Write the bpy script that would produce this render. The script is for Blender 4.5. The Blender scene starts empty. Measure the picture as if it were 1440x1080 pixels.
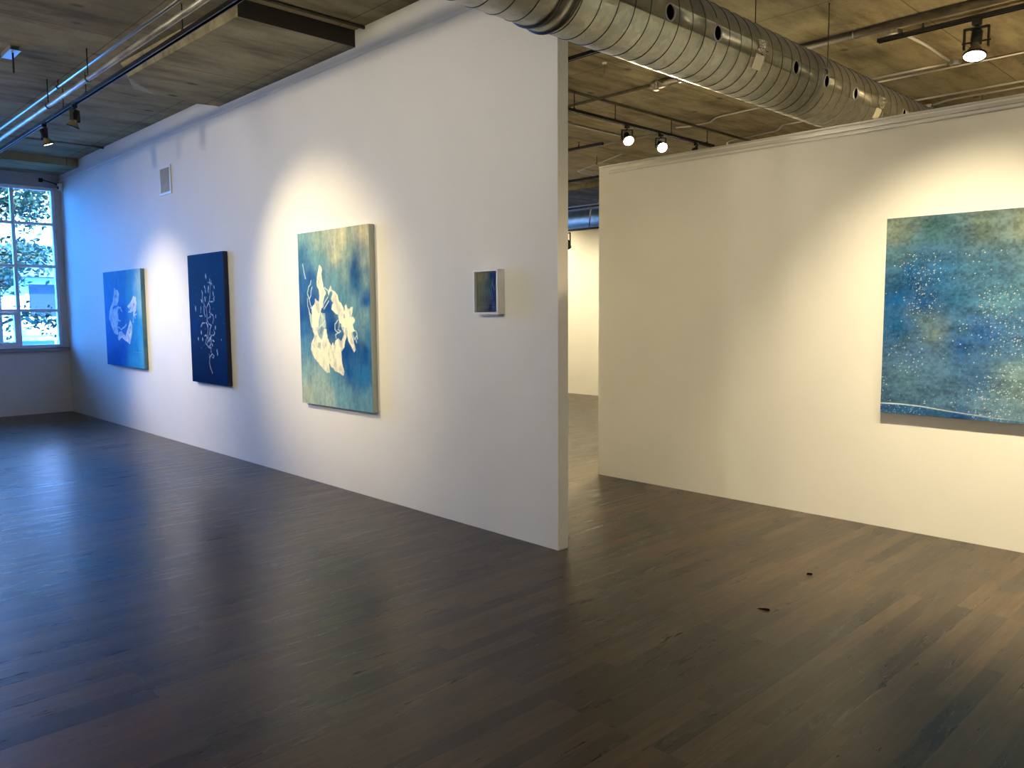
import bpy, bmesh, math, random
import numpy as np
from mathutils import Vector, Matrix
random.seed(7)
C = bpy.context.scene.collection
PI = math.pi

# ---------------------------------------------------------------- camera
cam_d = bpy.data.cameras.new('camera'); cam = bpy.data.objects.new('camera', cam_d); C.objects.link(cam)
bpy.context.scene.camera = cam
W, F = 1440, 1117.18
cam_d.sensor_fit = 'HORIZONTAL'; cam_d.sensor_width = 36.0; cam_d.lens = 36.0 * F / W
cam_d.clip_start = 0.05; cam_d.clip_end = 200
yaw, pitch, roll = math.radians(-45.997), math.radians(5.286), math.radians(-0.382)
fwd = Vector((math.sin(yaw)*math.cos(pitch), math.cos(yaw)*math.cos(pitch), -math.sin(pitch)))
rt = Vector((math.cos(yaw), -math.sin(yaw), 0)); up = rt.cross(fwd)
r2 = math.cos(roll)*rt + math.sin(roll)*up; u2 = -math.sin(roll)*rt + math.cos(roll)*up
m = Matrix((r2, u2, -fwd)).transposed().to_4x4(); m.translation = Vector((0, 0, 1.6))
cam.matrix_world = m

# ---------------------------------------------------------------- world, sun, exposure
SKY, SUN, SPOT = 24.0, 16.0, 1.0
world = bpy.data.worlds.new('sky'); bpy.context.scene.world = world; world.use_nodes = True
wn = world.node_tree; wn.nodes.clear()
wo = wn.nodes.new('ShaderNodeOutputWorld'); wb = wn.nodes.new('ShaderNodeBackground')
wb.inputs['Color'].default_value = (0.05, 0.31, 1.0, 1); wb.inputs['Strength'].default_value = SKY
wn.links.new(wb.outputs[0], wo.inputs[0])
sd = bpy.data.lights.new('sun', 'SUN'); sd.energy = SUN; sd.angle = 0.01; sd.color = (1, 0.95, 0.88)
so = bpy.data.objects.new('sun', sd); C.objects.link(so)
so.rotation_euler = Vector((-0.75, 0.25, -0.62)).to_track_quat('-Z', 'Y').to_euler()
vs = bpy.context.scene.view_settings
vs.view_transform = 'Standard'; vs.look = 'None'; vs.gamma = 1; vs.exposure = 0.6; vs.use_curve_mapping = False

def portal(name, x, y0, y1, z0, z1):
    d = bpy.data.lights.new(name, 'AREA'); d.shape = 'RECTANGLE'; d.size = y1-y0; d.size_y = z1-z0
    d.cycles.is_portal = True
    o = bpy.data.objects.new(name, d); C.objects.link(o); o.location = (x, (y0+y1)/2, (z0+z1)/2)
    o.rotation_euler = Vector((1,0,0)).to_track_quat('-Z','Y').to_euler()
portal('window_portal', -14.50, .05, 3.73, 1.05, 3.6)
portal('window_portal', -14.50, 11.95, 13.35, 1.05, 3.6)

# ---------------------------------------------------------------- helpers
def shade(bm):
    for f in bm.faces: f.smooth = False
def add_box(bm, a, b, mi=0):
    x0,y0,z0 = a; x1,y1,z1 = b
    v = [bm.verts.new(p) for p in ((x0,y0,z0),(x1,y0,z0),(x1,y1,z0),(x0,y1,z0),(x0,y0,z1),(x1,y0,z1),(x1,y1,z1),(x0,y1,z1))]
    for q in ((0,3,2,1),(4,5,6,7),(0,1,5,4),(1,2,6,5),(2,3,7,6),(3,0,4,7)):
        f = bm.faces.new([v[i] for i in q]); f.material_index = mi
def add_prism(bm, poly, axis, a, b, mi=0):
    # poly: 2D points; axis: extrusion axis
    def P(p, t):
        return {'x': (t,p[0],p[1]), 'y': (p[0],t,p[1]), 'z': (p[0],p[1],t)}[axis]
    A = [bm.verts.new(P(p,a)) for p in poly]; B = [bm.verts.new(P(p,b)) for p in poly]
    n = len(poly)
    fs = [bm.faces.new(A), bm.faces.new(B[::-1])]
    for i in range(n): fs.append(bm.faces.new((A[i], B[i], B[(i+1)%n], A[(i+1)%n])))
    for f in fs: f.material_index = mi
def add_tube(bm, pts, r, n=12, mi=0, caps=True, smooth=True):
    pts = [Vector(p) for p in pts]; rs = r if isinstance(r, (list,tuple)) else [r]*len(pts)
    rings = []; ref = None
    for i, p in enumerate(pts):
        if i == 0: t = pts[1]-pts[0]
        elif i == len(pts)-1: t = pts[-1]-pts[-2]
        else: t = (pts[i+1]-pts[i]).normalized() + (pts[i]-pts[i-1]).normalized()
        t.normalize()
        if ref is None: ref = Vector((0,0,1)) if abs(t.z) < 0.9 else Vector((1,0,0))
        s = t.cross(ref).normalized(); ref = s.cross(t).normalized()
        rings.append([bm.verts.new(p + rs[i]*(math.cos(2*PI*k/n)*s + math.sin(2*PI*k/n)*ref)) for k in range(n)])
    for a, b in zip(rings, rings[1:]):
        for k in range(n):
            f = bm.faces.new((a[k], a[(k+1)%n], b[(k+1)%n], b[k])); f.smooth = smooth; f.material_index = mi
    if caps:
        f = bm.faces.new(rings[0][::-1]); f.material_index = mi
        f = bm.faces.new(rings[-1]); f.material_index = mi
def add_lathe(bm, prof, M, n=28, mi=0):
    # prof: list of (r, z) in local space, revolved about z, M a matrix
    rings = []
    for r, z in prof:
        if r < 1e-6: rings.append([bm.verts.new(M @ Vector((0,0,z)))])
        else: rings.append([bm.verts.new(M @ Vector((r*math.cos(2*PI*k/n), r*math.sin(2*PI*k/n), z))) for k in range(n)])
    for a, b in zip(rings, rings[1:]):
        for k in range(n):
            q = [a[k%len(a)], a[(k+1)%len(a)], b[(k+1)%len(b)], b[k%len(b)]]
            u = []
            for v in q:
                if v not in u: u.append(v)
            if len(u) > 2:
                f = bm.faces.new(u); f.smooth = True; f.material_index = mi
def new(): return bmesh.new()
def obj(name, bm, mats, parent=None, bevel=0):
    me = bpy.data.meshes.new(name); bmesh.ops.recalc_face_normals(bm, faces=bm.faces[:]); bm.to_mesh(me); bm.free()
    for mm in (mats if isinstance(mats, (list,tuple)) else [mats]): me.materials.append(mm)
    o = bpy.data.objects.new(name, me); C.objects.link(o)
    if parent: o.parent = parent
    if bevel:
        b = o.modifiers.new('bevel', 'BEVEL'); b.width = bevel; b.segments = 2; b.limit_method = 'ANGLE'
    return o
def tag(o, label, cat, group=None, kind=None):
    o['label'] = label; o['category'] = cat
    if group: o['group'] = group
    if kind: o['kind'] = kind
    return o
def thing(name, label, cat, loc=(0,0,0), group=None):
    o = bpy.data.objects.new(name, None); C.objects.link(o); o.location = loc; o.empty_display_size = .1
    return tag(o, label, cat, group)
def at(o, parent):
    # o's mesh is in world coordinates; hang it under parent without moving it
    o.parent = parent; o.matrix_parent_inverse = Matrix.Translation(-Vector(parent.location)); return o
def struct(name, bm, m, bevel=0, label=None):
    o = obj(name, bm, m, bevel=bevel); o['kind'] = 'structure'
    if label: o['label'] = label
    return o

# ---------------------------------------------------------------- materials
def mat(name, col=(.8,.8,.8), rough=.5, metal=0.0, spec=.5):
    m = bpy.data.materials.new(name); m.use_nodes = True; b = m.node_tree.nodes['Principled BSDF']
    b.inputs['Base Color'].default_value = (*col, 1); b.inputs['Roughness'].default_value = rough
    b.inputs['Metallic'].default_value = metal; b.inputs['Specular IOR Level'].default_value = spec
    return m
def nt(m): return m.node_tree, m.node_tree.nodes['Principled BSDF']
def ramp(t, src, stops):
    r = t.nodes.new('ShaderNodeValToRGB'); e = r.color_ramp.elements
    while len(e) < len(stops): e.new(.5)
    for el, (p, c) in zip(e, stops): el.position = p; el.color = (*c, 1) if len(c) == 3 else c
    t.links.new(src, r.inputs[0]); return r.outputs[0]
def noise(t, scale, detail=4, rough=.55, stretch=None, rot=None):
    n = t.nodes.new('ShaderNodeTexNoise'); n.inputs['Scale'].default_value = scale
    n.inputs['Detail'].default_value = detail; n.inputs['Roughness'].default_value = rough
    tc = t.nodes.new('ShaderNodeTexCoord'); mp = t.nodes.new('ShaderNodeMapping')
    if stretch: mp.inputs['Scale'].default_value = stretch
    t.links.new(tc.outputs['Object'], mp.inputs[0]); t.links.new(mp.outputs[0], n.inputs[0])
    return n.outputs['Fac']
def mix(t, a, b, fac, mode='MIX'):
    n = t.nodes.new('ShaderNodeMix'); n.data_type = 'RGBA'; n.blend_type = mode
    for k, v in ((6, a), (7, b)):
        if isinstance(v, tuple): n.inputs[k].default_value = (*v, 1)
        else: t.links.new(v, n.inputs[k])
    if isinstance(fac, (int,float)): n.inputs[0].default_value = fac
    else: t.links.new(fac, n.inputs[0])
    return n.outputs[2]
def bump(t, b, h, strength=.2, dist=.01):
    n = t.nodes.new('ShaderNodeBump'); n.inputs['Strength'].default_value = strength; n.inputs['Distance'].default_value = dist
    t.links.new(h, n.inputs['Height']); t.links.new(n.outputs[0], b.inputs['Normal'])
def math_n(t, op, a, b=0.0):
    n = t.nodes.new('ShaderNodeMath'); n.operation = op
    for k, v in ((0, a), (1, b)):
        if isinstance(v, (int,float)): n.inputs[k].default_value = v
        else: t.links.new(v, n.inputs[k])
    return n.outputs[0]

M = {}
M['wall'] = mat('white_wall_paint', (.76,.755,.74), .75, spec=.25); t, b = nt(M['wall'])
bump(t, b, noise(t, 90, 3), .06, .002)
t.links.new(ramp(t, noise(t, 1.3, 3), [(.3,(.74,.735,.72)), (.7,(.78,.775,.76))]), b.inputs['Base Color'])
M['header'] = mat('grey_header_paint', (.42,.43,.45), .7)
M['black'] = mat('black_metal', (.008,.008,.009), .55, 0, .25)
M['track'] = mat('black_track_metal', (.018,.018,.022), .25, .3, .6)
M['chrome'] = mat('galvanised_conduit', (.62,.61,.58), .3, 1)
M['steel'] = mat('dull_steel', (.30,.28,.24), .5, .8)
M['pipe'] = mat('weathered_dark_pipe', (.10,.09,.07), .6, .3); t, b = nt(M['pipe'])
t.links.new(ramp(t, noise(t, 12), [(.3,(.035,.029,.019)), (.7,(.085,.07,.045))]), b.inputs['Base Color'])
M['pale_pipe'] = mat('pale_insulated_pipe', (.42,.41,.38), .4, .5); t, b = nt(M['pale_pipe'])
t.links.new(ramp(t, noise(t, 6, stretch=(.6,4,4)), [(.35,(.22,.2,.17)), (.6,(.5,.49,.46))]), b.inputs['Base Color'])
M['sill'] = mat('window_frame_paint', (.86,.86,.88), .4)
M['dark_sill'] = mat('window_sill_paint', (.25,.26,.30), .4)
M['collar'] = mat('pale_zinc_rim', (.55,.55,.57), .45, .7)
M['ledge'] = mat('satin_white_ledge', (.85,.85,.84), .3, .2)
M['rail'] = mat('satin_metal_rail', (.60,.59,.56), .3, .85)
M['white_plastic'] = mat('white_plastic', (.90,.90,.89), .4)
M['vent'] = mat('vent_frame_paint', (.70,.69,.66), .45)
M['vent_dark'] = mat('vent_filter_mesh', (.20,.195,.17), .8)
M['paper'] = mat('paper_label', (.72,.68,.55), .6)
M['foil'] = mat('crumpled_foil', (.9,.88,.8), .22, 1); t, b = nt(M['foil']); bump(t, b, noise(t, 60, 5), 1.0, .02)
M['void'] = mat('duct_shade_and_splinter_black', (.004,.004,.004), .95, 0, 0)  # black stands in for shade inside the duct; splinters share it
M['grout'] = mat('dark_seam_metal', (.10,.095,.08), .45, .9)

# galvanised duct
M['duct'] = mat('galvanised_sheet', (.62,.62,.55), .36, .92); t, b = nt(M['duct'])
v = t.nodes.new('ShaderNodeTexVoronoi'); v.inputs['Scale'].default_value = 26
tc = t.nodes.new('ShaderNodeTexCoord'); t.links.new(tc.outputs['Object'], v.inputs['Vector'])
sp = ramp(t, v.outputs['Color'], [(0,(.50,.50,.44)), (1,(.68,.67,.60))])
big = ramp(t, noise(t, 3, 4), [(.3,(.72,.74,.70)), (.7,(1,1,.95))])
t.links.new(mix(t, sp, big, 1.0, 'MULTIPLY'), b.inputs['Base Color'])
rr = ramp(t, noise(t, 7, 4), [(.3,(.36,)*3), (.7,(.52,)*3)]); t.links.new(rr, b.inputs['Roughness'])
bump(t, b, noise(t, 9, 2), .12, .01)

# board marked concrete
def concrete(name, tint=1.0):
    m = mat(name, (.25,.2,.14), .85, spec=.2); t, b = nt(m)
    big = ramp(t, noise(t, .9, 6, .62), [(.28,(.24*tint,.21*tint,.125*tint)), (.5,(.37*tint,.32*tint,.19*tint)), (.74,(.50*tint,.435*tint,.275*tint))])
    streak = ramp(t, noise(t, 5.0, 5, .6, stretch=(1.0,.22,1)), [(.32,(.42,.40,.37)), (.55,(1,1,1)), (.8,(1.2,1.16,1.08))])
    c = mix(t, big, streak, .9, 'MULTIPLY')
    fine = ramp(t, noise(t, 45, 4, .7), [(.3,(.82,)*3), (.6,(1.05,)*3)]); c = mix(t, c, fine, .8, 'MULTIPLY')
    # pour holes and knots
    vo = t.nodes.new('ShaderNodeTexVoronoi'); vo.inputs['Scale'].default_value = 2.6
    tc = t.nodes.new('ShaderNodeTexCoord'); mp = t.nodes.new('ShaderNodeMapping'); mp.inputs['Scale'].default_value = (1,.6,1)
    t.links.new(tc.outputs['Object'], mp.inputs[0]); t.links.new(mp.outputs[0], vo.inputs['Vector'])
    c = mix(t, (.07,.055,.035), c, ramp(t, vo.outputs['Distance'], [(.05,(.25,)*3), (.11,(1,)*3)]))
    # formwork joints
    br = t.nodes.new('ShaderNodeTexBrick'); br.inputs['Scale'].default_value = 1.0
    br.inputs['Brick Width'].default_value = 2.44; br.inputs['Row Height'].default_value = 1.22
    br.inputs['Mortar Size'].default_value = .006; br.inputs['Mortar Smooth'].default_value = .4; br.offset = 0.0
    br.inputs['Color1'].default_value = (1,1,1,1); br.inputs['Color2'].default_value = (.84,.84,.86,1); br.inputs['Mortar'].default_value = (.42,.4,.38,1)
    t.links.new(tc.outputs['Object'], br.inputs['Vector'])
    c = mix(t, c, br.outputs['Color'], 1.0, 'MULTIPLY')
    t.links.new(c, b.inputs['Base Color'])
    h = noise(t, 14, 6, .7, stretch=(1,.4,1)); bump(t, b, h, .45, .012)
    return m
M['concrete'] = concrete('board_marked_concrete')
M['dark_side'] = mat('black_brown_panel_side', (.02,.017,.011), .7)  # flat black-brown for one side of the drop panel
M['concrete_dark'] = concrete('dark_beam_concrete', .45)

# dark plank floor
m = mat('dark_wood_planks', (.06,.045,.03), .35, spec=.42); t, b = nt(m); M['floor'] = m
tc = t.nodes.new('ShaderNodeTexCoord'); mp = t.nodes.new('ShaderNodeMapping'); mp.inputs['Rotation'].default_value = (0,0,PI/2)
t.links.new(tc.outputs['Object'], mp.inputs[0])
br = t.nodes.new('ShaderNodeTexBrick'); br.offset = .37; br.offset_frequency = 3
for k, vv in (('Scale',1.0),('Brick Width',1.15),('Row Height',.083),('Mortar Size',.0016),('Mortar Smooth',.3),('Bias',0.0)): br.inputs[k].default_value = vv
br.inputs['Color1'].default_value = (.018,.0115,.006,1); br.inputs['Color2'].default_value = (.090,.058,.032,1); br.inputs['Mortar'].default_value = (.012,.009,.007,1)
t.links.new(mp.outputs[0], br.inputs['Vector'])
grain = ramp(t, noise(t, 7, 6, .65, stretch=(6,.55,1)), [(.3,(.62,.62,.62)), (.7,(1.25,1.22,1.18))])
c = mix(t, br.outputs['Color'], grain, 1.0, 'MULTIPLY')
blot = ramp(t, noise(t, .8, 4), [(.3,(.78,.8,.8)), (.7,(1.18,1.15,1.1))]); c = mix(t, c, blot, 1.0, 'MULTIPLY')
t.links.new(c, b.inputs['Base Color'])
rg = ramp(t, noise(t, 3.0, 6, .7, stretch=(5,.6,1)), [(.25,(.25,)*3), (.75,(.40,)*3)]); pr = ramp(t, br.outputs['Color'], [(0,(.85,)*3), (.12,(1.12,)*3)]); t.links.new(mix(t, rg, pr, 1.0, 'MULTIPLY'), b.inputs['Roughness'])
hm = math_n(t, 'ADD', math_n(t, 'MULTIPLY', noise(t, 6, 5, .6, stretch=(7,.5,1)), .5), math_n(t, 'MULTIPLY', br.outputs['Fac'], -.8))
bump(t, b, hm, .34, .005)

def emis(name, col, s):
    m = bpy.data.materials.new(name); m.use_nodes = True; t = m.node_tree; b = t.nodes['Principled BSDF']
    b.inputs['Base Color'].default_value = (*col,1); b.inputs['Emission Color'].default_value = (*col,1); b.inputs['Emission Strength'].default_value = s
    return m
M['lens_on'] = emis('lit_lamp_face', (1,.86,.62), 14)
M['lens_off'] = mat('unlit_lamp_face', (.5,.5,.45), .15)
M['glass_cone'] = mat('lamp_reflector_glass', (.24,.21,.15), .2, .4)
M['glass'] = bpy.data.materials.new('window_glass'); M['glass'].use_nodes = True; t = M['glass'].node_tree; t.nodes.clear()
o_ = t.nodes.new('ShaderNodeOutputMaterial'); tr = t.nodes.new('ShaderNodeBsdfTransparent'); gl = t.nodes.new('ShaderNodeBsdfGlossy'); gl.inputs['Roughness'].default_value = .02
fr = t.nodes.new('ShaderNodeFresnel'); fr.inputs[0].default_value = 1.45; mx = t.nodes.new('ShaderNodeMixShader')
tr.inputs[0].default_value = (.95,.97,.98,1)
t.links.new(fr.outputs[0], mx.inputs[0]); t.links.new(tr.outputs[0], mx.inputs[1]); t.links.new(gl.outputs[0], mx.inputs[2]); t.links.new(mx.outputs[0], o_.inputs[0])
P3_POLY = [[(0.322,0.81),(0.341,0.799),(0.356,0.783),(0.347,0.754),(0.357,0.716),(0.375,0.679),(0.407,0.654),(0.404,0.643),(0.377,0.627),(0.36,0.597),(0.353,0.563),(0.323,0.56),(0.303,0.597),(0.313,0.635),(0.297,0.673),(0.274,0.688),(0.28,0.73),(0.29,0.763),(0.304,0.785)],[(0.244,0.617),(0.256,0.619),(0.265,0.606),(0.292,0.601),(0.32,0.59),(0.333,0.564),(0.317,0.537),(0.295,0.503),(0.281,0.454),(0.187,0.453),(0.185,0.503),(0.193,0.538),(0.185,0.56),(0.206,0.576),(0.231,0.585),(0.243,0.598)],[(0.436,0.659),(0.458,0.67),(0.471,0.688),(0.485,0.681),(0.486,0.667),(0.53,0.656),(0.57,0.632),(0.595,0.595),(0.63,0.58),(0.651,0.562),(0.655,0.54),(0.669,0.558),(0.666,0.573),(0.684,0.583),(0.705,0.562),(0.731,0.554),(0.743,0.565),(0.771,0.564),(0.765,0.54),(0.751,0.511),(0.793,0.503),(0.794,0.486),(0.765,0.472),(0.778,0.457),(0.622,0.456),(0.578,0.496),(0.572,0.525),(0.517,0.537),(0.481,0.559),(0.492,0.581),(0.512,0.595),(0.476,0.615),(0.506,0.647),(0.488,0.66),(0.459,0.653),(0.444,0.633),(0.44,0.644)],[(0.571,0.513),(0.768,0.513),(0.799,0.496),(0.766,0.478),(0.773,0.452),(0.794,0.436),(0.746,0.427),(0.769,0.392),(0.797,0.335),(0.778,0.322),(0.74,0.348),(0.707,0.384),(0.691,0.412),(0.679,0.423),(0.649,0.452),(0.605,0.48)],[(0.193,0.536),(0.307,0.536),(0.284,0.494),(0.266,0.441),(0.278,0.41),(0.32,0.373),(0.254,0.365),(0.258,0.406),(0.219,0.413),(0.195,0.425),(0.187,0.459)],[(0.219,0.41),(0.212,0.394),(0.169,0.359),(0.162,0.328),(0.184,0.298),(0.207,0.271),(0.266,0.246),(0.341,0.211),(0.384,0.198),(0.427,0.193),(0.433,0.21),(0.422,0.24),(0.429,0.251),(0.467,0.226),(0.513,0.209),(0.622,0.185),(0.632,0.206),(0.625,0.228),(0.609,0.26),(0.602,0.301),(0.596,0.33),(0.642,0.345),(0.653,0.375),(0.677,0.401),(0.678,0.419),(0.657,0.441),(0.639,0.452),(0.646,0.415),(0.622,0.389),(0.608,0.378),(0.563,0.392),(0.524,0.38),(0.504,0.347),(0.482,0.365),(0.466,0.349),(0.44,0.368),(0.412,0.39),(0.399,0.412),(0.397,0.442),(0.363,0.441),(0.351,0.412),(0.32,0.377),(0.278,0.41),(0.249,0.429)]]
P3_VEIL = [[(0.139,0.549),(0.187,0.522),(0.187,0.453),(0.171,0.453)],[(0.332,0.537),(0.374,0.537),(0.393,0.455),(0.291,0.454)],[(0.297,0.536),(0.389,0.536),(0.397,0.438),(0.429,0.364),(0.467,0.361),(0.324,0.373),(0.266,0.441)],[(0.248,0.399),(0.324,0.373),(0.346,0.271),(0.4,0.216),(0.266,0.254),(0.21,0.306),(0.215,0.364)]]
P3_DARK = [[(0.331,0.464),(0.35,0.445),(0.326,0.407),(0.296,0.422)],[(0.275,0.368),(0.308,0.365),(0.301,0.323),(0.262,0.338)],[(0.303,0.747),(0.312,0.71),(0.308,0.684),(0.296,0.711)],[(0.644,0.529),(0.662,0.529),(0.666,0.504),(0.634,0.504)],[(0.466,0.618),(0.502,0.599),(0.484,0.599)]]
P3_STROKE = [[(0.19,0.722),(0.181,0.702),(0.149,0.687),(0.131,0.653),(0.149,0.622),(0.171,0.583),(0.195,0.56)],[(0.205,0.686),(0.186,0.663),(0.181,0.637),(0.159,0.618)],[(0.129,0.622),(0.13,0.576),(0.153,0.541),(0.165,0.499),(0.182,0.453)],[(0.434,0.626),(0.379,0.593),(0.36,0.571)],[(0.372,0.559),(0.446,0.604)],[(0.386,0.679),(0.432,0.663)],[(0.069,0.819),(0.081,0.784),(0.108,0.737)],[(0.326,0.537),(0.381,0.492),(0.34,0.462)],[(0.17,0.564),(0.2,0.56),(0.231,0.571)],[(0.565,0.495),(0.519,0.469),(0.519,0.44),(0.565,0.425),(0.527,0.413),(0.535,0.392)],[(0.566,0.443),(0.602,0.433),(0.565,0.421)],[(0.587,0.484),(0.576,0.451)],[(0.604,0.462),(0.648,0.437)],[(0.799,0.436),(0.819,0.424),(0.824,0.394)],[(0.758,0.424),(0.787,0.392),(0.814,0.41)],[(0.805,0.392),(0.812,0.374)],[(0.326,0.536),(0.377,0.438)],[(0.341,0.471),(0.28,0.445)],[(0.642,0.345),(0.585,0.315),(0.592,0.286)]]
P1_POLY = [[(0.301,0.822),(0.331,0.799),(0.389,0.801),(0.429,0.76),(0.407,0.692),(0.351,0.643),(0.267,0.638),(0.221,0.613),(0.244,0.593),(0.348,0.618),(0.399,0.63),(0.356,0.561),(0.379,0.487),(0.337,0.423),(0.36,0.349),(0.323,0.323),(0.244,0.352),(0.19,0.397),(0.165,0.46),(0.118,0.492),(0.129,0.562),(0.182,0.632),(0.239,0.676),(0.273,0.738)],[(0.805,0.731),(0.849,0.715),(0.88,0.661),(0.848,0.584),(0.788,0.536),(0.787,0.584),(0.707,0.564),(0.646,0.567),(0.71,0.585),(0.667,0.609),(0.638,0.628),(0.705,0.658),(0.754,0.686)],[(0.69,0.488),(0.731,0.439),(0.73,0.379),(0.659,0.243),(0.59,0.26),(0.482,0.282),(0.452,0.307),(0.366,0.27),(0.337,0.297),(0.378,0.355),(0.445,0.368),(0.52,0.333),(0.55,0.315),(0.588,0.365),(0.641,0.414)]]
P1_DARK = [[(0.309,0.756),(0.357,0.749),(0.344,0.712),(0.308,0.719)],[(0.691,0.433),(0.703,0.409),(0.654,0.391)],[(0.636,0.371),(0.682,0.366),(0.648,0.341)],[(0.607,0.328),(0.643,0.304),(0.623,0.273)],[(0.684,0.622),(0.73,0.615),(0.712,0.591),(0.68,0.591)],[(0.782,0.668),(0.824,0.644),(0.79,0.609)]]
P1_STROKE = [[(0.384,0.643),(0.429,0.611),(0.488,0.574)],[(0.439,0.623),(0.452,0.605)],[(0.352,0.411),(0.448,0.391),(0.531,0.413),(0.582,0.439)],[(0.807,0.561),(0.822,0.506)],[(0.788,0.536),(0.858,0.548)],[(0.78,0.524),(0.775,0.465)],[(0.242,0.581),(0.296,0.486),(0.237,0.423)],[(0.389,0.561),(0.35,0.512)],[(0.379,0.487),(0.427,0.481)]]
P2_STROKE = [[(0.621,0.804),(0.621,0.778),(0.627,0.751),(0.621,0.711),(0.605,0.671),(0.585,0.635),(0.553,0.619),(0.503,0.587)],[(0.57,0.779),(0.621,0.775),(0.67,0.766)],[(0.659,0.79),(0.677,0.761)],[(0.577,0.751),(0.564,0.723),(0.567,0.703)],[(0.462,0.753),(0.487,0.729)],[(0.483,0.72),(0.498,0.7)],[(0.381,0.718),(0.4,0.694),(0.39,0.665),(0.419,0.624),(0.48,0.583),(0.505,0.551),(0.502,0.486),(0.55,0.459),(0.623,0.45)],[(0.456,0.668),(0.466,0.636),(0.494,0.668)],[(0.69,0.709),(0.702,0.69),(0.714,0.674)],[(0.727,0.666),(0.703,0.652),(0.729,0.636)],[(0.693,0.634),(0.635,0.631),(0.592,0.635)],[(0.422,0.596),(0.43,0.551),(0.455,0.519)],[(0.725,0.753),(0.739,0.729)],[(0.574,0.615),(0.598,0.583),(0.579,0.551),(0.622,0.539),(0.677,0.523),(0.688,0.503),(0.654,0.467)],[(0.591,0.535),(0.604,0.519),(0.542,0.507)],[(0.177,0.597),(0.187,0.564)],[(0.751,0.531),(0.747,0.511)],[(0.321,0.441),(0.365,0.469),(0.432,0.469)],[(0.354,0.649),(0.367,0.633)],[(0.338,0.592),(0.332,0.551)],[(0.289,0.523),(0.365,0.523)],[(0.47,0.472),(0.519,0.448),(0.523,0.428),(0.511,0.395),(0.51,0.339),(0.483,0.313)],[(0.608,0.448),(0.574,0.424),(0.56,0.38)],[(0.611,0.372),(0.549,0.351),(0.516,0.33)],[(0.675,0.417),(0.701,0.393),(0.669,0.377),(0.596,0.376),(0.548,0.343)],[(0.458,0.345),(0.438,0.313),(0.508,0.285),(0.567,0.274)],[(0.592,0.347),(0.595,0.319),(0.621,0.295)],[(0.575,0.282),(0.579,0.246)],[(0.605,0.234),(0.541,0.209),(0.52,0.167),(0.544,0.127),(0.589,0.084)],[(0.522,0.229),(0.525,0.2)],[(0.611,0.231),(0.661,0.22),(0.636,0.203),(0.608,0.21)],[(0.402,0.369),(0.463,0.374),(0.488,0.35)],[(0.547,0.339),(0.571,0.303),(0.539,0.29)],[(0.635,0.34),(0.678,0.332)],[(0.499,0.322),(0.577,0.347),(0.61,0.368)]]
P2_BLOB = [((0.515,0.826),0.02),((0.722,0.435),0.016),((0.322,0.395),0.016),((0.225,0.343),0.013),((0.352,0.342),0.015),((0.622,0.3),0.012),((0.743,0.258),0.014),((0.755,0.238),0.014),((0.872,0.345),0.008),((0.189,0.581),0.01),((0.575,0.735),0.013),((0.375,0.637),0.014),((0.395,0.698),0.012),((0.702,0.69),0.012),((0.468,0.745),0.009),((0.488,0.712),0.01),((0.512,0.448),0.014),((0.734,0.74),0.01),((0.749,0.523),0.01)]
# ---------------------------------------------------------------- room shell
CZ, YW, XW = 3.92, 3.819, -14.37
bm = new(); add_box(bm, (-14.6,-3.8,-.12), (3.7,13.8,0)); struct('floor', bm, M['floor'])
bm = new(); add_box(bm, (-14.75,-3.9,CZ), (3.8,13.9,CZ+.3))
# drop panel above the long wall, with a chamfered far corner
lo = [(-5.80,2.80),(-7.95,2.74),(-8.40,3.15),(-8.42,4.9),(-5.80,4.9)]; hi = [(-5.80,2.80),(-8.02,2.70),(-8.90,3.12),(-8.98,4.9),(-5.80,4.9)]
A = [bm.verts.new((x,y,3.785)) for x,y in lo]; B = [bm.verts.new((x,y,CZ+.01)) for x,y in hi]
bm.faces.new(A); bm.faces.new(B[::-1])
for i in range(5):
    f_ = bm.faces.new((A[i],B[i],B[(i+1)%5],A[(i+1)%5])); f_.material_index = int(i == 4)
add_box(bm, (-14.6,2.82,3.80), (-13.35,4.9,CZ+.01))
add_box(bm, (-14.6,11.35,3.84), (3.6,11.9,CZ+.01))
struct('ceiling', bm, [M['concrete'], M['dark_side']])

bm = new(); prof = [(-14.37,0),(-3.52,0),(-3.52,CZ),(-5.80,CZ),(-5.80,3.785),(-8.42,3.785),(-8.98,CZ),(-13.35,CZ),(-13.35,3.80),(-14.37,3.80)]
add_prism(bm, prof, 'y', YW, YW+.098); struct('wall_left', bm, M['wall'])
bm = new(); add_box(bm, (-4.925,5.92,0), (3.5,6.04,2.93)); struct('wall_right', bm, M['wall'])
bm = new(); add_box(bm, (-13.0,11.44,0), (-6.2,11.56,3.09)); struct('wall_far', bm, M['wall'])
bm = new(); add_box(bm, (-13.0,11.42,3.091), (-6.2,11.58,3.125)); struct('trim_3', bm, M['black'])
bm = new(); add_box(bm, (-14.6,13.6,0), (3.7,13.8,CZ)); struct('wall_back', bm, M['wall'])
bm = new(); add_box(bm, (-14.6,-3.8,0), (3.7,-3.6,CZ)); struct('wall_near', bm, M['wall'])
bm = new(); add_box(bm, (3.5,-3.6,0), (3.7,13.6,CZ)); struct('wall_east', bm, M['wall'])
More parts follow.
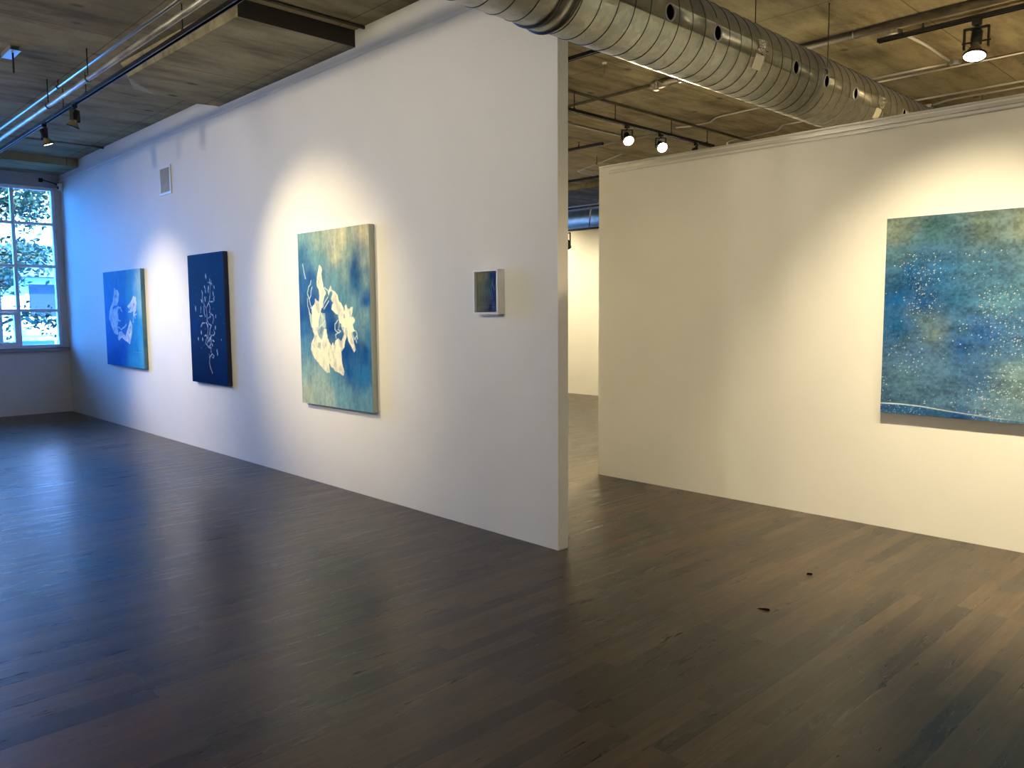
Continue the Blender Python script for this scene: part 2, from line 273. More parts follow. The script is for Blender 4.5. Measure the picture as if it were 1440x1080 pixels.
# window wall: solid pieces around two openings
bm = new(); X0, X1 = -14.6, XW
add_box(bm, (X0,-3.6,0), (X1,13.6,1.0)); add_box(bm, (X0,-3.6,1.0), (X1,.03,3.60))
add_box(bm, (X0,3.735,1.0), (X1,11.95,3.60)); add_box(bm, (X0,13.35,1.0), (X1,13.6,3.60))
struct('wall_window', bm, M['wall'])
bm = new(); add_box(bm, (X0,-3.6,3.60), (X1-.002,2.82,CZ)); add_box(bm, (X0,2.82,3.60), (X1-.002,4.9,3.80)); add_box(bm, (X0,4.9,3.60), (X1-.002,13.6,CZ))
struct('trim_4', bm, M['header'])

def window(name, y0, y1, z0, z1, first, pitch):
    rootw = bpy.data.objects.new(name, None); C.objects.link(rootw); rootw['kind'] = 'structure'
    rootw.location = (XW-.06, (y0+y1)/2, z0)
    xa, xb = XW-.10, XW-.03
    bm = new()
    add_box(bm, (xa,y0,z0), (xb+.03,y1,z0+.05)); add_box(bm, (xa,y0,z1-.05), (xb+.03,y1,z1))
    add_box(bm, (xa,y0,z0), (xb+.03,y0+.045,z1)); add_box(bm, (xa,y1-.045,z0), (xb+.03,y1,z1))
    at(obj('window_frame', bm, M['sill'], bevel=.006), rootw)
    ys = []; y = first
    while y > y0+.2: ys.append(y); y -= pitch
    for y in ys:
        bm = new(); add_box(bm, (xa+.005,y-.025,z0+.05), (xb+.01,y+.025,z1-.05)); at(obj('mullion', bm, M['sill'], bevel=.004), rootw)
    bars = (3.02, 2.35, 1.65)
    for z in bars:
        bm = new(); add_box(bm, (xa+.01,y0+.045,z-.022), (xb+.005,y1-.045,z+.022)); at(obj('glazing_bar', bm, M['sill'], bevel=.004), rootw)
    # opening sash in every other lower pane
    edges = [y1-.045] + ys + [y0+.045]
    for i in range(1, len(edges)-1, 2):
        a, c = edges[i+1]+.026, edges[i]-.026; bm = new()
        s = .045
        add_box(bm, (xa+.02,a,z0+.052), (xb+.02,c,z0+.052+s)); add_box(bm, (xa+.02,a,1.627-s), (xb+.02,c,1.627))
        add_box(bm, (xa+.02,a,z0+.052+s), (xb+.02,a+s,1.627-s)); add_box(bm, (xa+.02,c-s,z0+.052+s), (xb+.02,c,1.627-s))
        at(obj('opening_sash', bm, M['sill'], bevel=.004), rootw)
    bm = new(); add_box(bm, (XW-.070,y0+.04,z0+.045), (XW-.066,y1-.04,z1-.045)); at(obj('pane', bm, M['glass']), rootw)
    bm = new(); add_box(bm, (XW-.13,y0-.06,z0-.055), (XW+.075,min(y1+.083,YW-.002),z0-.002)); at(obj('window_sill', bm, M['dark_sill'], bevel=.004), rootw)
window('window_1', .04, 3.73, 1.055, 3.595, 3.142, .625)
window('window_2', 11.96, 13.34, 1.055, 3.595, 12.65, .69)

bm = new(); add_box(bm, (-14.36,YW-.020,3.698), (-3.53,YW-.001,3.706)); add_box(bm, (-14.36,YW-.022,3.700), (-3.53,YW-.018,3.714))
struct('trim_1', bm, M['ledge'])
bm = new(); add_box(bm, (-4.80,5.906,2.862), (3.49,5.919,2.870)); add_box(bm, (-4.80,5.904,2.890), (3.49,5.919,2.914), 0); add_box(bm, (-4.925,5.915,2.931), (3.49,6.045,2.944))
struct('trim_2', bm, M['rail'])

# ---------------------------------------------------------------- wall fittings
r = thing('air_vent_grille', 'white framed return air grille high on the long white wall', 'vent', (-9.97,YW,3.2))
bm = new(); x0,x1,z0,z1 = -10.145,-9.80,3.028,3.372; w = .03
add_box(bm,(x0,YW-.014,z0),(x1,YW-.0005,z0+w)); add_box(bm,(x0,YW-.014,z1-w),(x1,YW-.0005,z1)); add_box(bm,(x0,YW-.014,z0+w),(x0+w,YW-.0005,z1-w)); add_box(bm,(x1-w,YW-.014,z0+w),(x1,YW-.0005,z1-w))
at(obj('frame', bm, M['vent'], bevel=.002), r)
bm = new(); add_box(bm,(x0+w,YW-.003,z0+w),(x1-w,YW-.0006,z1-w)); at(obj('filter', bm, M['vent_dark']), r)
for i in range(11):
    bm = new(); x = x0+w+.014+i*.0262; add_box(bm,(x,YW-.0125,z0+w),(x+.004,YW-.004,z1-w)); at(obj('louvre_blade', bm, M['vent']), r)

r = thing('motion_sensor', 'small white sensor box at the top corner beside the window', 'sensor', (-14.25,YW,3.60))
bm = new(); add_box(bm,(-14.31,YW-.055,3.55),(-14.20,YW-.001,3.66)); at(obj('housing', bm, M['white_plastic'], bevel=.01), r)
bm = new(); add_lathe(bm,[(0,.012),(.02,.006),(.026,0)],Matrix.Translation((-14.255,YW-.055,3.59)) @ Matrix.Rotation(PI/2,4,'X')); at(obj('lens', bm, M['black']), r)
r = thing('cable_bracket', 'small dark cable bracket on the header above the window corner', 'bracket', (XW,3.62,3.70))
bm = new(); add_tube(bm, [(XW-.002,3.55,3.70),(XW+.04,3.57,3.70),(XW+.05,3.74,3.66),(XW+.06,3.80,3.62)], .008); add_box(bm, (XW-.002,3.52,3.67),(XW+.012,3.58,3.73)); at(obj('clip', bm, M['black']), r)
r = thing('wall_outlet', 'white wall outlet near the floor beside the window corner', 'outlet', (-14.12,YW,.40))
bm = new(); add_box(bm,(-14.155,YW-.008,.34),(-14.085,YW-.0005,.455)); at(obj('plate', bm, M['white_plastic'], bevel=.003), r)
for z in (.375,.42):
    bm = new(); add_box(bm,(-14.137,YW-.010,z-.013),(-14.103,YW-.0075,z+.013)); at(obj('socket', bm, M['vent']), r)

# ---------------------------------------------------------------- artwork
def vcol_mat(name, rough=.6, spk=None):
    m = mat(name, rough=rough, spec=.03); t, b = nt(m)
    a = t.nodes.new('ShaderNodeVertexColor'); a.layer_name = 'Col'
    c = a.outputs['Color']
    if spk: c = spk(t, c)
    t.links.new(c, b.inputs['Base Color'])
    bump(t, b, noise(t, 260, 2), .05, .001); return m
def s2l(c): c = np.array(c)/255.; return np.where(c <= .04045, c/12.92, ((c+.055)/1.055)**2.4)
def fbm(U, V, sx, sy, seed, octs=4):
    rs = np.random.RandomState(seed); out = np.zeros_like(U); amp = 1; tot = 0
    for o in range(octs):
        nx, ny = int(sx*2**o)+2, int(sy*2**o)+2
        g = rs.rand(ny+1, nx+1); x = U*(nx-1.001); y = V*(ny-1.001); xi = x.astype(int); yi = y.astype(int)
        fx = x-xi; fy = y-yi; fx = fx*fx*(3-2*fx); fy = fy*fy*(3-2*fy)
        out += amp*((g[yi,xi]*(1-fx)+g[yi,xi+1]*fx)*(1-fy)+(g[yi+1,xi]*(1-fx)+g[yi+1,xi+1]*fx)*fy); tot += amp; amp *= .55
    return out/tot
def rbf(U, V, pts, asp, p=2.6):
    num = np.zeros(U.shape+(3,)); den = np.zeros(U.shape)
    for u, v, c in pts:
        d = np.hypot((U-u)*asp, V-v)+.03; w = d**-p; num += w[...,None]*s2l(c); den += w
    return num/den[...,None]
def inpoly(U, V, poly):
    r = np.zeros(U.shape, bool); n = len(poly)
    for i in range(n):
        x1,y1 = poly[i]; x2,y2 = poly[(i+1)%n]
        if y1 == y2: continue
        c = ((y1 > V) != (y2 > V)) & (U < (x2-x1)*(V-y1)/(y2-y1)+x1); r ^= c
    return r
def segd(U, V, pts, asp):
    d = np.full(U.shape, 9.)
    for (x1,y1),(x2,y2) in zip(pts, pts[1:]):
        ax, bx = x1*asp, x2*asp; L = (bx-ax)**2+(y2-y1)**2+1e-9
        t = np.clip(((U*asp-ax)*(bx-ax)+(V-y1)*(y2-y1))/L, 0, 1)
        d = np.minimum(d, np.hypot(U*asp-(ax+t*(bx-ax)), V-(y1+t*(y2-y1))))
    return d
def canvas(x0, x1, z0, z1, yb, depth, nx, nz, paint, mface, mside, parent, facename='printed_face'):
    # box-shaped stretcher and a separate fine painted face on it
    bm = new(); add_box(bm, (x0,yb-depth+.001,z0), (x1,yb-.002,z1)); at(obj('stretcher_side', bm, mside, bevel=.003), parent)
    U, V = np.meshgrid(np.linspace(0,1,nx), np.linspace(0,1,nz)); col = np.clip(paint(U, V, (x1-x0)/(z1-z0)), 0, 1)
    me = bpy.data.meshes.new(facename)
    co = np.stack([x0+U*(x1-x0), np.full_like(U, yb-depth), z0+V*(z1-z0)], -1).reshape(-1,3)
    idx = np.arange(nx*nz).reshape(nz,nx); q = np.stack([idx[:-1,:-1],idx[:-1,1:],idx[1:,1:],idx[1:,:-1]],-1).reshape(-1,4)
    me.vertices.add(len(co)); me.vertices.foreach_set('co', co.ravel())
    me.loops.add(q.size); me.loops.foreach_set('vertex_index', q.ravel().astype(np.int32))
    me.polygons.add(len(q)); me.polygons.foreach_set('loop_start', (np.arange(len(q))*4).astype(np.int32))
    me.update(calc_edges=True)
    a = me.color_attributes.new('Col', 'FLOAT_COLOR', 'POINT')
    a.data.foreach_set('color', np.concatenate([col.reshape(-1,3), np.ones((nx*nz,1))],1).astype(np.float32).ravel())
    me.materials.append(mface); o = bpy.data.objects.new(facename, me); C.objects.link(o); at(o, parent); return o

def paint3(U, V, asp):
    pts = [(.05,.97,(120,165,175)),(.3,.97,(150,175,165)),(.6,.97,(205,205,170)),(.95,.97,(205,200,165)),
      (.05,.85,(70,125,165)),(.3,.85,(110,160,170)),(.55,.87,(195,200,170)),(.72,.85,(150,175,160)),
      (.83,.80,(5,70,130)),(.80,.76,(10,75,135)),(.86,.74,(5,70,130)),(.83,.70,(20,95,145)),(.70,.75,(140,175,170)),(.95,.70,(130,165,165)),(.98,.82,(160,180,165)),
      (.05,.72,(45,100,160)),(.2,.75,(40,95,155)),(.5,.70,(110,160,175)),(.62,.62,(95,150,165)),(.95,.61,(20,85,145)),(.8,.6,(110,155,165)),
      (.05,.55,(30,80,150)),(.2,.6,(25,80,150)),(.46,.55,(20,75,145)),(.48,.45,(15,65,140)),(.75,.5,(100,150,160)),(.92,.5,(120,160,165)),
      (.05,.42,(45,105,165)),(.88,.42,(110,150,165)),(.95,.40,(60,120,155)),(.1,.33,(90,145,180)),(.75,.33,(15,80,150)),(.9,.3,(10,80,145)),
      (.65,.3,(15,75,150)),(.7,.2,(15,90,155)),(.9,.18,(40,110,165)),(.1,.2,(140,180,185)),(.3,.14,(165,195,185)),(.5,.16,(100,155,180)),
      (.1,.05,(185,200,180)),(.35,.06,(175,200,190)),(.6,.06,(120,170,185)),(.9,.05,(110,160,180))]
    n1 = fbm(U,V,4,4,1)-.5; n2 = fbm(U,V,5,7,2)-.5
    c = rbf(np.clip(U+n1*.16,0,1), np.clip(V+n2*.12,0,1), pts, asp, 3.2)*1.0
    st = fbm(U,V,28,7,3)-.5; fi = fbm(U,V,60,60,4,2)-.5
    c *= .84*(1+.62*st+.36*fi)[...,None]
    cream = s2l((238,234,205)); wob = (fbm(U,V,30,40,5,2)-.5)*.012; Uw, Vw = U+wob, V+wob*.7
    for p in P3_VEIL:
        k = inpoly(Uw,Vw,p)*(.35+.5*(fbm(U,V,22,22,6)-.25)); c = c*(1-k[...,None])+s2l((195,215,200))*k[...,None]
    for p in P3_POLY:
        k = inpoly(Uw,Vw,p)*np.clip(.90+1.5*(fbm(U,V,30,22,7)-.5),.55,1.0); c = c*(1-k[...,None])+cream*k[...,None]
        n = len(p); k = np.clip(1-segd(Uw,Vw,p+[p[0]],asp)/.0035,0,1)*.5; c = c*(1-k[...,None])+s2l((215,232,225))*k[...,None]
    for p in P3_DARK:
        k = inpoly(Uw,Vw,p)*.55; c = c*(1-k[...,None])+s2l((70,120,140))*k[...,None]
    for p in P3_STROKE:
        k = np.clip(1.5-segd(Uw,Vw,p,asp)/.0035,0,1)*.75; c = c*(1-k[...,None])+s2l((205,228,225))*k[...,None]
    return c
def paint1(U, V, asp):
    pts = [(.05,.95,(20,120,190)),(.5,.95,(20,120,190)),(.8,.95,(60,140,185)),(.97,.9,(150,185,185)),(.05,.6,(20,125,205)),(.1,.3,(10,100,195)),
      (.5,.55,(5,90,180)),(.5,.75,(20,120,190)),(.75,.75,(50,140,190)),(.97,.65,(120,175,190)),(.8,.45,(20,120,185)),(.97,.4,(50,140,190)),(.5,.2,(5,80,180)),(.3,.08,(5,80,175)),
      (.8,.2,(20,120,185)),(.97,.15,(70,150,195)),(.75,.06,(40,135,190))]
    n1 = fbm(U,V,4,4,11)-.5; c = rbf(U+n1*.15, V+n1*.1, pts, asp, 3)
    c *= (1+.4*(fbm(U,V,18,12,12)-.5)+.2*(fbm(U,V,50,50,13,2)-.5))[...,None]
    wob = (fbm(U,V,24,24,14,3)-.5)*.03; Uw, Vw = U+wob, V+wob*.6
    for p in P1_POLY:
        k = inpoly(Uw,Vw,p)*np.clip(.62+1.1*(fbm(U,V,16,20,15)-.42),.25,.95); c = c*(1-k[...,None])+s2l((215,222,228))*k[...,None]
        k = np.clip(1-segd(Uw,Vw,p+[p[0]],asp)/.005,0,1)*.45; c = c*(1-k[...,None])+s2l((225,235,238))*k[...,None]
    for p in P1_DARK:
        k = inpoly(Uw,Vw,p)*.6; c = c*(1-k[...,None])+s2l((50,110,170))*k[...,None]
    for p in P1_STROKE:
        k = np.clip(1.4-segd(Uw,Vw,p,asp)/.007,0,1)*.7; c = c*(1-k[...,None])+s2l((205,220,230))*k[...,None]
    for a, bb in (((.72,.02),(.72,.16)),((.72,.16),(.95,.165))):
        k = np.clip(1.2-segd(U,V,[a,bb],asp)/.004,0,1)*.3; c = c*(1-k[...,None])+s2l((120,180,210))*k[...,None]
    return c
def paint2(U, V, asp):
    pts = [(.1,.95,(8,12,80)),(.6,.95,(6,30,90)),(.9,.9,(8,50,95)),(.6,.85,(5,40,100)),(.2,.8,(4,8,75)),(.5,.6,(2,4,68)),(.9,.7,(5,40,85)),(.1,.5,(8,24,88)),
      (.15,.45,(8,45,105)),(.5,.4,(2,4,68)),(.85,.45,(5,14,75)),(.9,.3,(6,40,95)),(.2,.25,(5,10,75)),(.5,.15,(3,5,68)),(.85,.1,(6,44,95)),(.1,.05,(5,10,78))]
    n1 = fbm(U,V,4,5,21)-.5; c = rbf(U+n1*.2, V+n1*.1, pts, asp, 3)*np.array([.35,.13,.50]); c *= (1+.4*(fbm(U,V,10,16,22)-.5))[...,None]
    wob = (fbm(U,V,20,30,24,3)-.5)*.015; Uw, Vw = U+wob, V+wob*.5; ink = s2l((200,205,225))
    brk = np.clip(.35+1.6*(fbm(U,V,26,40,25)-.3),.15,1)
    for p in P2_STROKE:
        k = np.clip(1.45-segd(Uw,Vw,p,asp)/.0042,0,1)*brk*.9; c = c*(1-k[...,None])+ink*k[...,None]
    for (u,v), r in P2_BLOB:
        k = np.clip(1.6-np.hypot((Uw-u)*asp*2.0, Vw-v)/r*1.2,0,1)*.75; c = c*(1-k[...,None])+ink*k[...,None]
    rs = np.random.RandomState(5)
    for i in range(60):
        u, v = .5+rs.randn()*.17, .5+rs.randn()*.16; k = np.clip(1.3-np.hypot((U-u)*asp, V-v)/.003,0,1)*rs.rand()*.5; c = c*(1-k[...,None])+ink*k[...,None]
    return c
def paint4(U, V, asp):
    pts = [(.1,.9,(120,118,108)),(.4,.9,(105,110,102)),(.75,.9,(40,60,110)),(.95,.8,(20,40,100)),(.1,.5,(100,108,104)),(.5,.5,(85,100,100)),(.8,.5,(30,55,110)),(.95,.3,(12,30,90)),(.65,.7,(50,85,90)),
      (.1,.15,(98,104,102)),(.45,.15,(85,96,104)),(.6,.1,(20,30,70)),(.8,.15,(50,70,120))]
    n1 = fbm(U,V,6,3,31)-.5; c = rbf(U+n1*.2, V, pts, asp, 3); c *= (1+.6*(fbm(U,V,26,5,32)-.5))[...,None]
    rs = np.random.RandomState(3)
    for i in range(14):
        u = .66+rs.rand()*.3; v = rs.rand()*.7; p = [(u,v),(u+rs.randn()*.03,v+.12),(u+rs.randn()*.05,v+.22)]
        k = np.clip(1.2-segd(U,V,p,asp)/.006,0,1)*.35; c = c*(1-k[...,None])+s2l((130,150,190))*k[...,None]
    for v in (.04,.08,.12):
        k = np.clip(1.2-segd(U,V,[(.05,v),(.95,v)],asp)/.004,0,1)*.25; c = c*(1-k[...,None])+s2l((150,165,170))*k[...,None]
    return c
def paint5(U, V, asp):
    L = asp/.62   # the photo shows the left ~half of the sheet
    pts = [(.03,.96,(130,140,125)),(.15,.93,(70,105,110)),(.3,.92,(105,118,108)),(.45,.94,(130,135,115)),(.6,.9,(120,130,118)),(.05,.8,(80,115,130)),(.1,.72,(30,90,140)),(.2,.7,(45,100,145)),
      (.32,.72,(70,112,140)),(.45,.75,(95,120,130)),(.05,.6,(20,85,140)),(.15,.58,(30,85,145)),(.25,.6,(55,110,150)),(.38,.6,(85,125,145)),(.05,.45,(35,95,145)),(.15,.46,(100,125,135)),(.17,.40,(110,125,130)),
      (.27,.42,(65,110,145)),(.33,.42,(50,95,155)),(.27,.33,(45,95,155)),(.42,.45,(75,115,150)),(.1,.3,(75,110,150)),(.2,.22,(85,120,150)),(.08,.18,(90,125,145)),(.3,.2,(70,110,150)),(.44,.2,(118,142,145)),(.42,.12,(112,136,142)),
      (.2,.08,(90,125,150)),(.35,.08,(100,130,150)),(.1,.02,(70,110,145)),(.25,.02,(50,90,145)),(.7,.2,(75,115,150)),(.7,.5,(55,105,150)),(.8,.75,(60,105,140)),(.95,.5,(80,120,145)),(.95,.1,(95,130,150)),(.9,.9,(120,130,115))]
    n1 = fbm(U,V,6,6,41)-.5; n2 = fbm(U,V,7,7,42)-.5
    c = rbf(U+n1*.10, V+n2*.10, pts, asp, 3)
    c *= np.array([.66,.73,.83])*(1+.9*(fbm(U,V,12,22,43)-.5)+.95*(fbm(U,V,110,90,44,3)-.5))[...,None]
    low = np.clip((.38-V)/.2,0,1); c *= (1+.45*low*(fbm(U,V,5,46,45,3)-.5))[...,None]
    rs = np.random.RandomState(8); n = 9000; k = np.zeros(U.shape); ny, nx = U.shape
    dens = fbm(U,V,7,6,46,3)
    for i in range(n):
        u, v = rs.rand(), rs.rand()**1.15*.82
        i0, j0 = int(v*(ny-1)), int(u*(nx-1))
        if rs.rand() > np.clip((dens[i0,j0]-.36)*4,0.05,1): continue
        s = rs.rand()**2.5; rad = 0 if s < .5 else 1
        a = .18+.75*s
        for di in range(-rad,rad+1):
            for dj in range(-rad,rad+1):
                ii, jj = i0+di, j0+dj
                if 0 <= ii < ny and 0 <= jj < nx and di*di+dj*dj < rad*rad*.9+.3: k[ii,jj] = max(k[ii,jj], a*(1-.65*(di*di+dj*dj)))
    c = c*(1-k[...,None])+s2l((225,235,235))*k[...,None]
    line = [(0,.048),(.07,.050),(.14,.046),(.22,.034),(.30,.024),(.40,.014),(.6,.008)]
    d = segd(U,V,line,asp); kk = np.clip(1.3-d/.0030,0,1)*np.clip(1.1-U*2.2,.15,1); c = c*(1-kk[...,None])+s2l((235,240,238))*kk[...,None]
    below = (V < np.interp(U,[p[0] for p in line],[p[1] for p in line])); c = np.where(below[...,None], c*np.array([.55,.75,1.0]), c)
    return c
M['art'] = vcol_mat('cyanotype_print'); M['art_gloss'] = vcol_mat('cyanotype_print_under_resin', .6)
M['side_pale'] = mat('pale_canvas_edge', (.42,.46,.42), .7); M['side_blue'] = mat('blue_canvas_edge', (.03,.12,.26), .6); M['side_navy'] = mat('navy_canvas_edge', (.004,.008,.05), .6)
t, b = nt(M['side_blue']); t.links.new(ramp(t, noise(t, 3.2, 4), [(.3,(.02,.15,.36)), (.7,(.16,.28,.30))]), b.inputs['Base Color'])

r = thing('painting', 'tall blue canvas with large cream flower shapes, third picture along the long wall', 'painting', (-6.17,YW,.748))
canvas(-6.752,-5.585,.748,2.32,YW,.055,260,350,paint3,M['art'],M['side_pale'],r)
r = thing('painting', 'bright blue canvas with pale curling leaf shapes, nearest the window', 'painting', (-11.57,YW,.867))
canvas(-12.31,-10.84,.867,2.178,YW,.055,230,220,paint1,M['art'],M['side_blue'],r)
r = thing('painting', 'narrow dark navy canvas with a thin white flower stem', 'painting', (-8.83,YW,.798))
canvas(-9.30,-8.354,.798,2.257,YW,.055,210,320,paint2,M['art_gloss'],M['side_navy'],r)
r = thing('painting', 'large blue speckled seascape canvas on the right hand partition wall', 'painting', (-1.4,5.92,.852))
canvas(-2.25,-.30,.852,2.227,5.92,.05,560,400,paint5,M['art'],M['side_navy'],r)
r = thing('framed_picture', 'small grey blue picture in a deep white box frame near the wall end', 'picture', (-4.148,YW,1.58))
bm = new(); fx0,fx1,fz0,fz1,fd,ft = -4.275,-4.022,1.575,1.885,.068,.013
add_box(bm,(fx0,YW-fd,fz0),(fx1,YW-.001,fz0+ft)); add_box(bm,(fx0,YW-fd,fz1-ft),(fx1,YW-.001,fz1)); add_box(bm,(fx0,YW-fd,fz0+ft),(fx0+ft,YW-.001,fz1-ft)); add_box(bm,(fx1-ft,YW-fd,fz0+ft),(fx1,YW-.001,fz1-ft))
at(obj('frame', bm, M['white_plastic'], bevel=.0015), r)
canvas(fx0+ft+.004,fx1-ft-.004,fz0+ft+.004,fz1-ft-.004,YW,.050,90,110,paint4,M['art_gloss'],M['side_navy'],r,'picture_panel')
# ---------------------------------------------------------------- spiral duct
DX, DZ, DR = -3.098, 3.384, .25
duct = thing('spiral_duct', 'large round galvanised spiral duct running across under the ceiling', 'duct', (DX,4,DZ))
def duct_pt(y, deg, r): a = math.radians(deg); return Vector((DX+r*math.cos(a), y, DZ+r*math.sin(a)))
bm = new(); n = 72; y0, y1 = -3.55, 11.2
rows = [(y0,DR),(y1,DR),(y1,DR-.012),(y0,DR-.012)]
rings = [[bm.verts.new(duct_pt(y, 360*k/n, r)) for k in range(n)] for y, r in rows]
for i in range(4):
    a, c = rings[i], rings[(i+1)%4]
    for k in range(n):
        f = bm.faces.new((a[k],a[(k+1)%n],c[(k+1)%n],c[k])); f.smooth = i in (0,2); f.material_index = 1 if i == 2 else 0
shell = obj('shell', bm, [M['duct'], M['void'], M['grout']])
holes = [(-1.2,-7.3),(.5,-7.3),(2.2,-7.3),(4.077,-7.3),(4.60,-7.3),(5.658,-7.6),(6.162,-8.4),(6.696,-7),(7.745,-6),(8.9,-7),(10.1,-7)]
cb = new()
for hy, hd in holes:
    M4 = Matrix.Translation(duct_pt(hy, hd, DR-.06)) @ Vector((math.cos(math.radians(hd)),0,math.sin(math.radians(hd)))).to_track_quat('Z','Y').to_matrix().to_4x4()
    add_lathe(cb, [(0,0),(.0455,0),(.0455,.12),(0,.12)], M4, 28)
cut = obj('cutter', cb, M['void'])
md = shell.modifiers.new('b','BOOLEAN'); md.object = cut; md.operation = 'DIFFERENCE'; md.solver = 'EXACT'
dg = bpy.context.evaluated_depsgraph_get(); me2 = bpy.data.meshes.new_from_object(shell.evaluated_get(dg)); shell.modifiers.clear(); shell.data = me2
bpy.data.objects.remove(cut)
# black tube painting the dark inside close behind the holes, and the helical lock seam, joined into the shell mesh
bm = new(); bm.from_mesh(shell.data)
shade_tube = [[bm.verts.new(duct_pt(y, 360*k/48, DR-.03)) for k in range(48)] for y in (y0+.01, y1-.01)]
for k in range(48):
    f = bm.faces.new((shade_tube[0][k],shade_tube[0][(k+1)%48],shade_tube[1][(k+1)%48],shade_tube[1][k])); f.material_index = 1; f.smooth = True
pitch_, seg = .1415, 44; y = -3.5; pts = []; kk = 0
def flush(pts):
    if len(pts) > 2: add_tube(bm, pts, .0032, 6, 2, caps=False)
while y < 11.1:
    y = -3.5+pitch_*kk/seg; deg = 70-360.0*kk/seg; kk += 1
    d2 = ((deg+180) % 360)-180; ok = True
    for hy, hd in holes:
        if abs(y-hy) < .054 and abs(d2-hd)*math.radians(1)*DR < .054: ok = False
    if ok: pts.append(duct_pt(y, deg, DR+.0008))
    else: flush(pts); pts = []
flush(pts)
bm.to_mesh(shell.data); bm.free(); at(shell, duct)
bpy.context.view_layer.update()
for hy, hd in holes:
    M4 = Matrix.Translation(duct_pt(hy, hd, DR-.006)) @ Vector((math.cos(math.radians(hd)),0,math.sin(math.radians(hd)))).to_track_quat('Z','Y').to_matrix().to_4x4()
    bm = new(); add_lathe(bm, [(.0445,-.002),(.0445,.0105),(.050,.0095),(.052,.004),(.052,.001)], M4, 28); at(obj('outlet_collar', bm, M['collar']), duct)
def ringband(y, w, r0, r1, m, name):
    bm = new(); nn = 72; pr = [(y-w/2,r0),(y-w/2,r1),(y+w/2,r1),(y+w/2,r0)]
    rg_ = [[bm.verts.new(duct_pt(yy,360*k/nn,rr_)) for k in range(nn)] for yy, rr_ in pr]
    for a, c in zip(rg_, rg_[1:]):
        for k in range(nn): f = bm.faces.new((a[k],a[(k+1)%nn],c[(k+1)%nn],c[k])); f.smooth = True
    return at(obj(name, bm, m), duct)
ringband(3.25,.10,DR,DR+.008,M['duct'],'coupling_sleeve'); ringband(3.30,.012,DR,DR+.020,M['grout'],'flange_joint'); ringband(3.19,.008,DR,DR+.013,M['grout'],'flange_joint')
def patch(name, y0, y1, d0, d1, m, lift=.0035, jag=0):
    bm = new(); nn, ny = 8, 4; g = []
    for i in range(ny+1):
        row = []
        for k in range(nn+1):
            yy = y0+(y1-y0)*i/ny; dd = d0+(d1-d0)*k/nn; lf = lift+(random.random()*jag if jag else 0)
            if jag and (i in (0,ny) or k in (0,nn)): yy += random.uniform(-.02,.02); dd += random.uniform(-3,3)
            row.append(bm.verts.new(duct_pt(yy, dd, DR+lf)))
        g.append(row)
    for i in range(ny):
        for k in range(nn):
            bm.faces.new((g[i][k],g[i][k+1],g[i+1][k+1],g[i+1][k]))
    o = obj(name, bm, m); s = o.modifiers.new('s','SOLIDIFY'); s.thickness = .001; at(o, duct); return o
p = patch('paper_label', 3.505, 3.605, -27, 5, M['paper']); p['label'] = 'blank cream paper label'
p = patch('paper_label', 5.08, 5.195, -34, -12, M['paper']); p['label'] = 'blank pale paper label below foil'
p = patch('torn_foil_patch', 5.09, 5.20, -12, 9, M['foil'], .004, .02)
p = patch('torn_foil_patch', 7.14, 7.25, -14, 6, M['foil'], .004, .02)
patch('paper_label', 7.13, 7.24, -36, -16, M['paper'])
def at2(o, p):
    o.parent = p; o.matrix_parent_inverse = Matrix.Translation(-Vector(p['w'])); return o
def hang_root(loc):
    h = bpy.data.objects.new('duct_hanger', None); C.objects.link(h); h.parent = duct; h.location = Vector(loc)-Vector(duct.location); h['w'] = list(loc); h.empty_display_size = .1; return h
def hanger(y, label):
    h = hang_root((DX,y,DZ+DR))
    bm = new(); a = math.radians(12)
    px, pz = DX+(DR+.018)*math.cos(a), DZ+(DR+.018)*math.sin(a)
    add_tube(bm, [(px,y,CZ+.002),(px,y,pz-.05)], .004, 8); at2(obj('rod', bm, M['pipe']), h)
    bm = new(); add_tube(bm, [(px,y,pz-.01),(px,y-.05,pz-.012),(px-.012,y-.07,pz-.012)], .006, 8); add_box(bm, (px-.02,y-.012,pz-.02),(px+.008,y+.012,pz+.004)); at2(obj('bracket', bm, M['steel']), h)
    bm = new(); pts = [duct_pt(y-.05, 360*k/48, DR+.005) for k in range(49)]
    for p_, q_ in zip(pts, pts[1:]):
        v_ = [bm.verts.new(w_) for w_ in (p_-Vector((0,.012,0)), q_-Vector((0,.012,0)), q_+Vector((0,.012,0)), p_+Vector((0,.012,0)))]; bm.faces.new(v_)
    bmesh.ops.remove_doubles(bm, verts=bm.verts[:], dist=1e-5); at2(obj('strap', bm, M['duct']), h)
hanger(6.13, 'thin hanger rod with bracket in front of the round duct, beside its fourth hole')
hanger(1.8, 'thin hanger rod on the round duct nearest to the camera')
hanger(9.9, 'thin hanger rod at the far end of the round duct')
h = hang_root((DX,5.5,DZ+DR))
bm = new(); add_tube(bm, [(DX,5.5,CZ+.002),(DX,5.5,DZ+DR+.01)], .004, 8); at2(obj('rod', bm, M['pipe']), h)
bm = new(); add_box(bm, (DX-.02,5.48,DZ+DR-.004),(DX+.02,5.52,DZ+DR+.014)); at2(obj('bracket', bm, M['steel']), h)

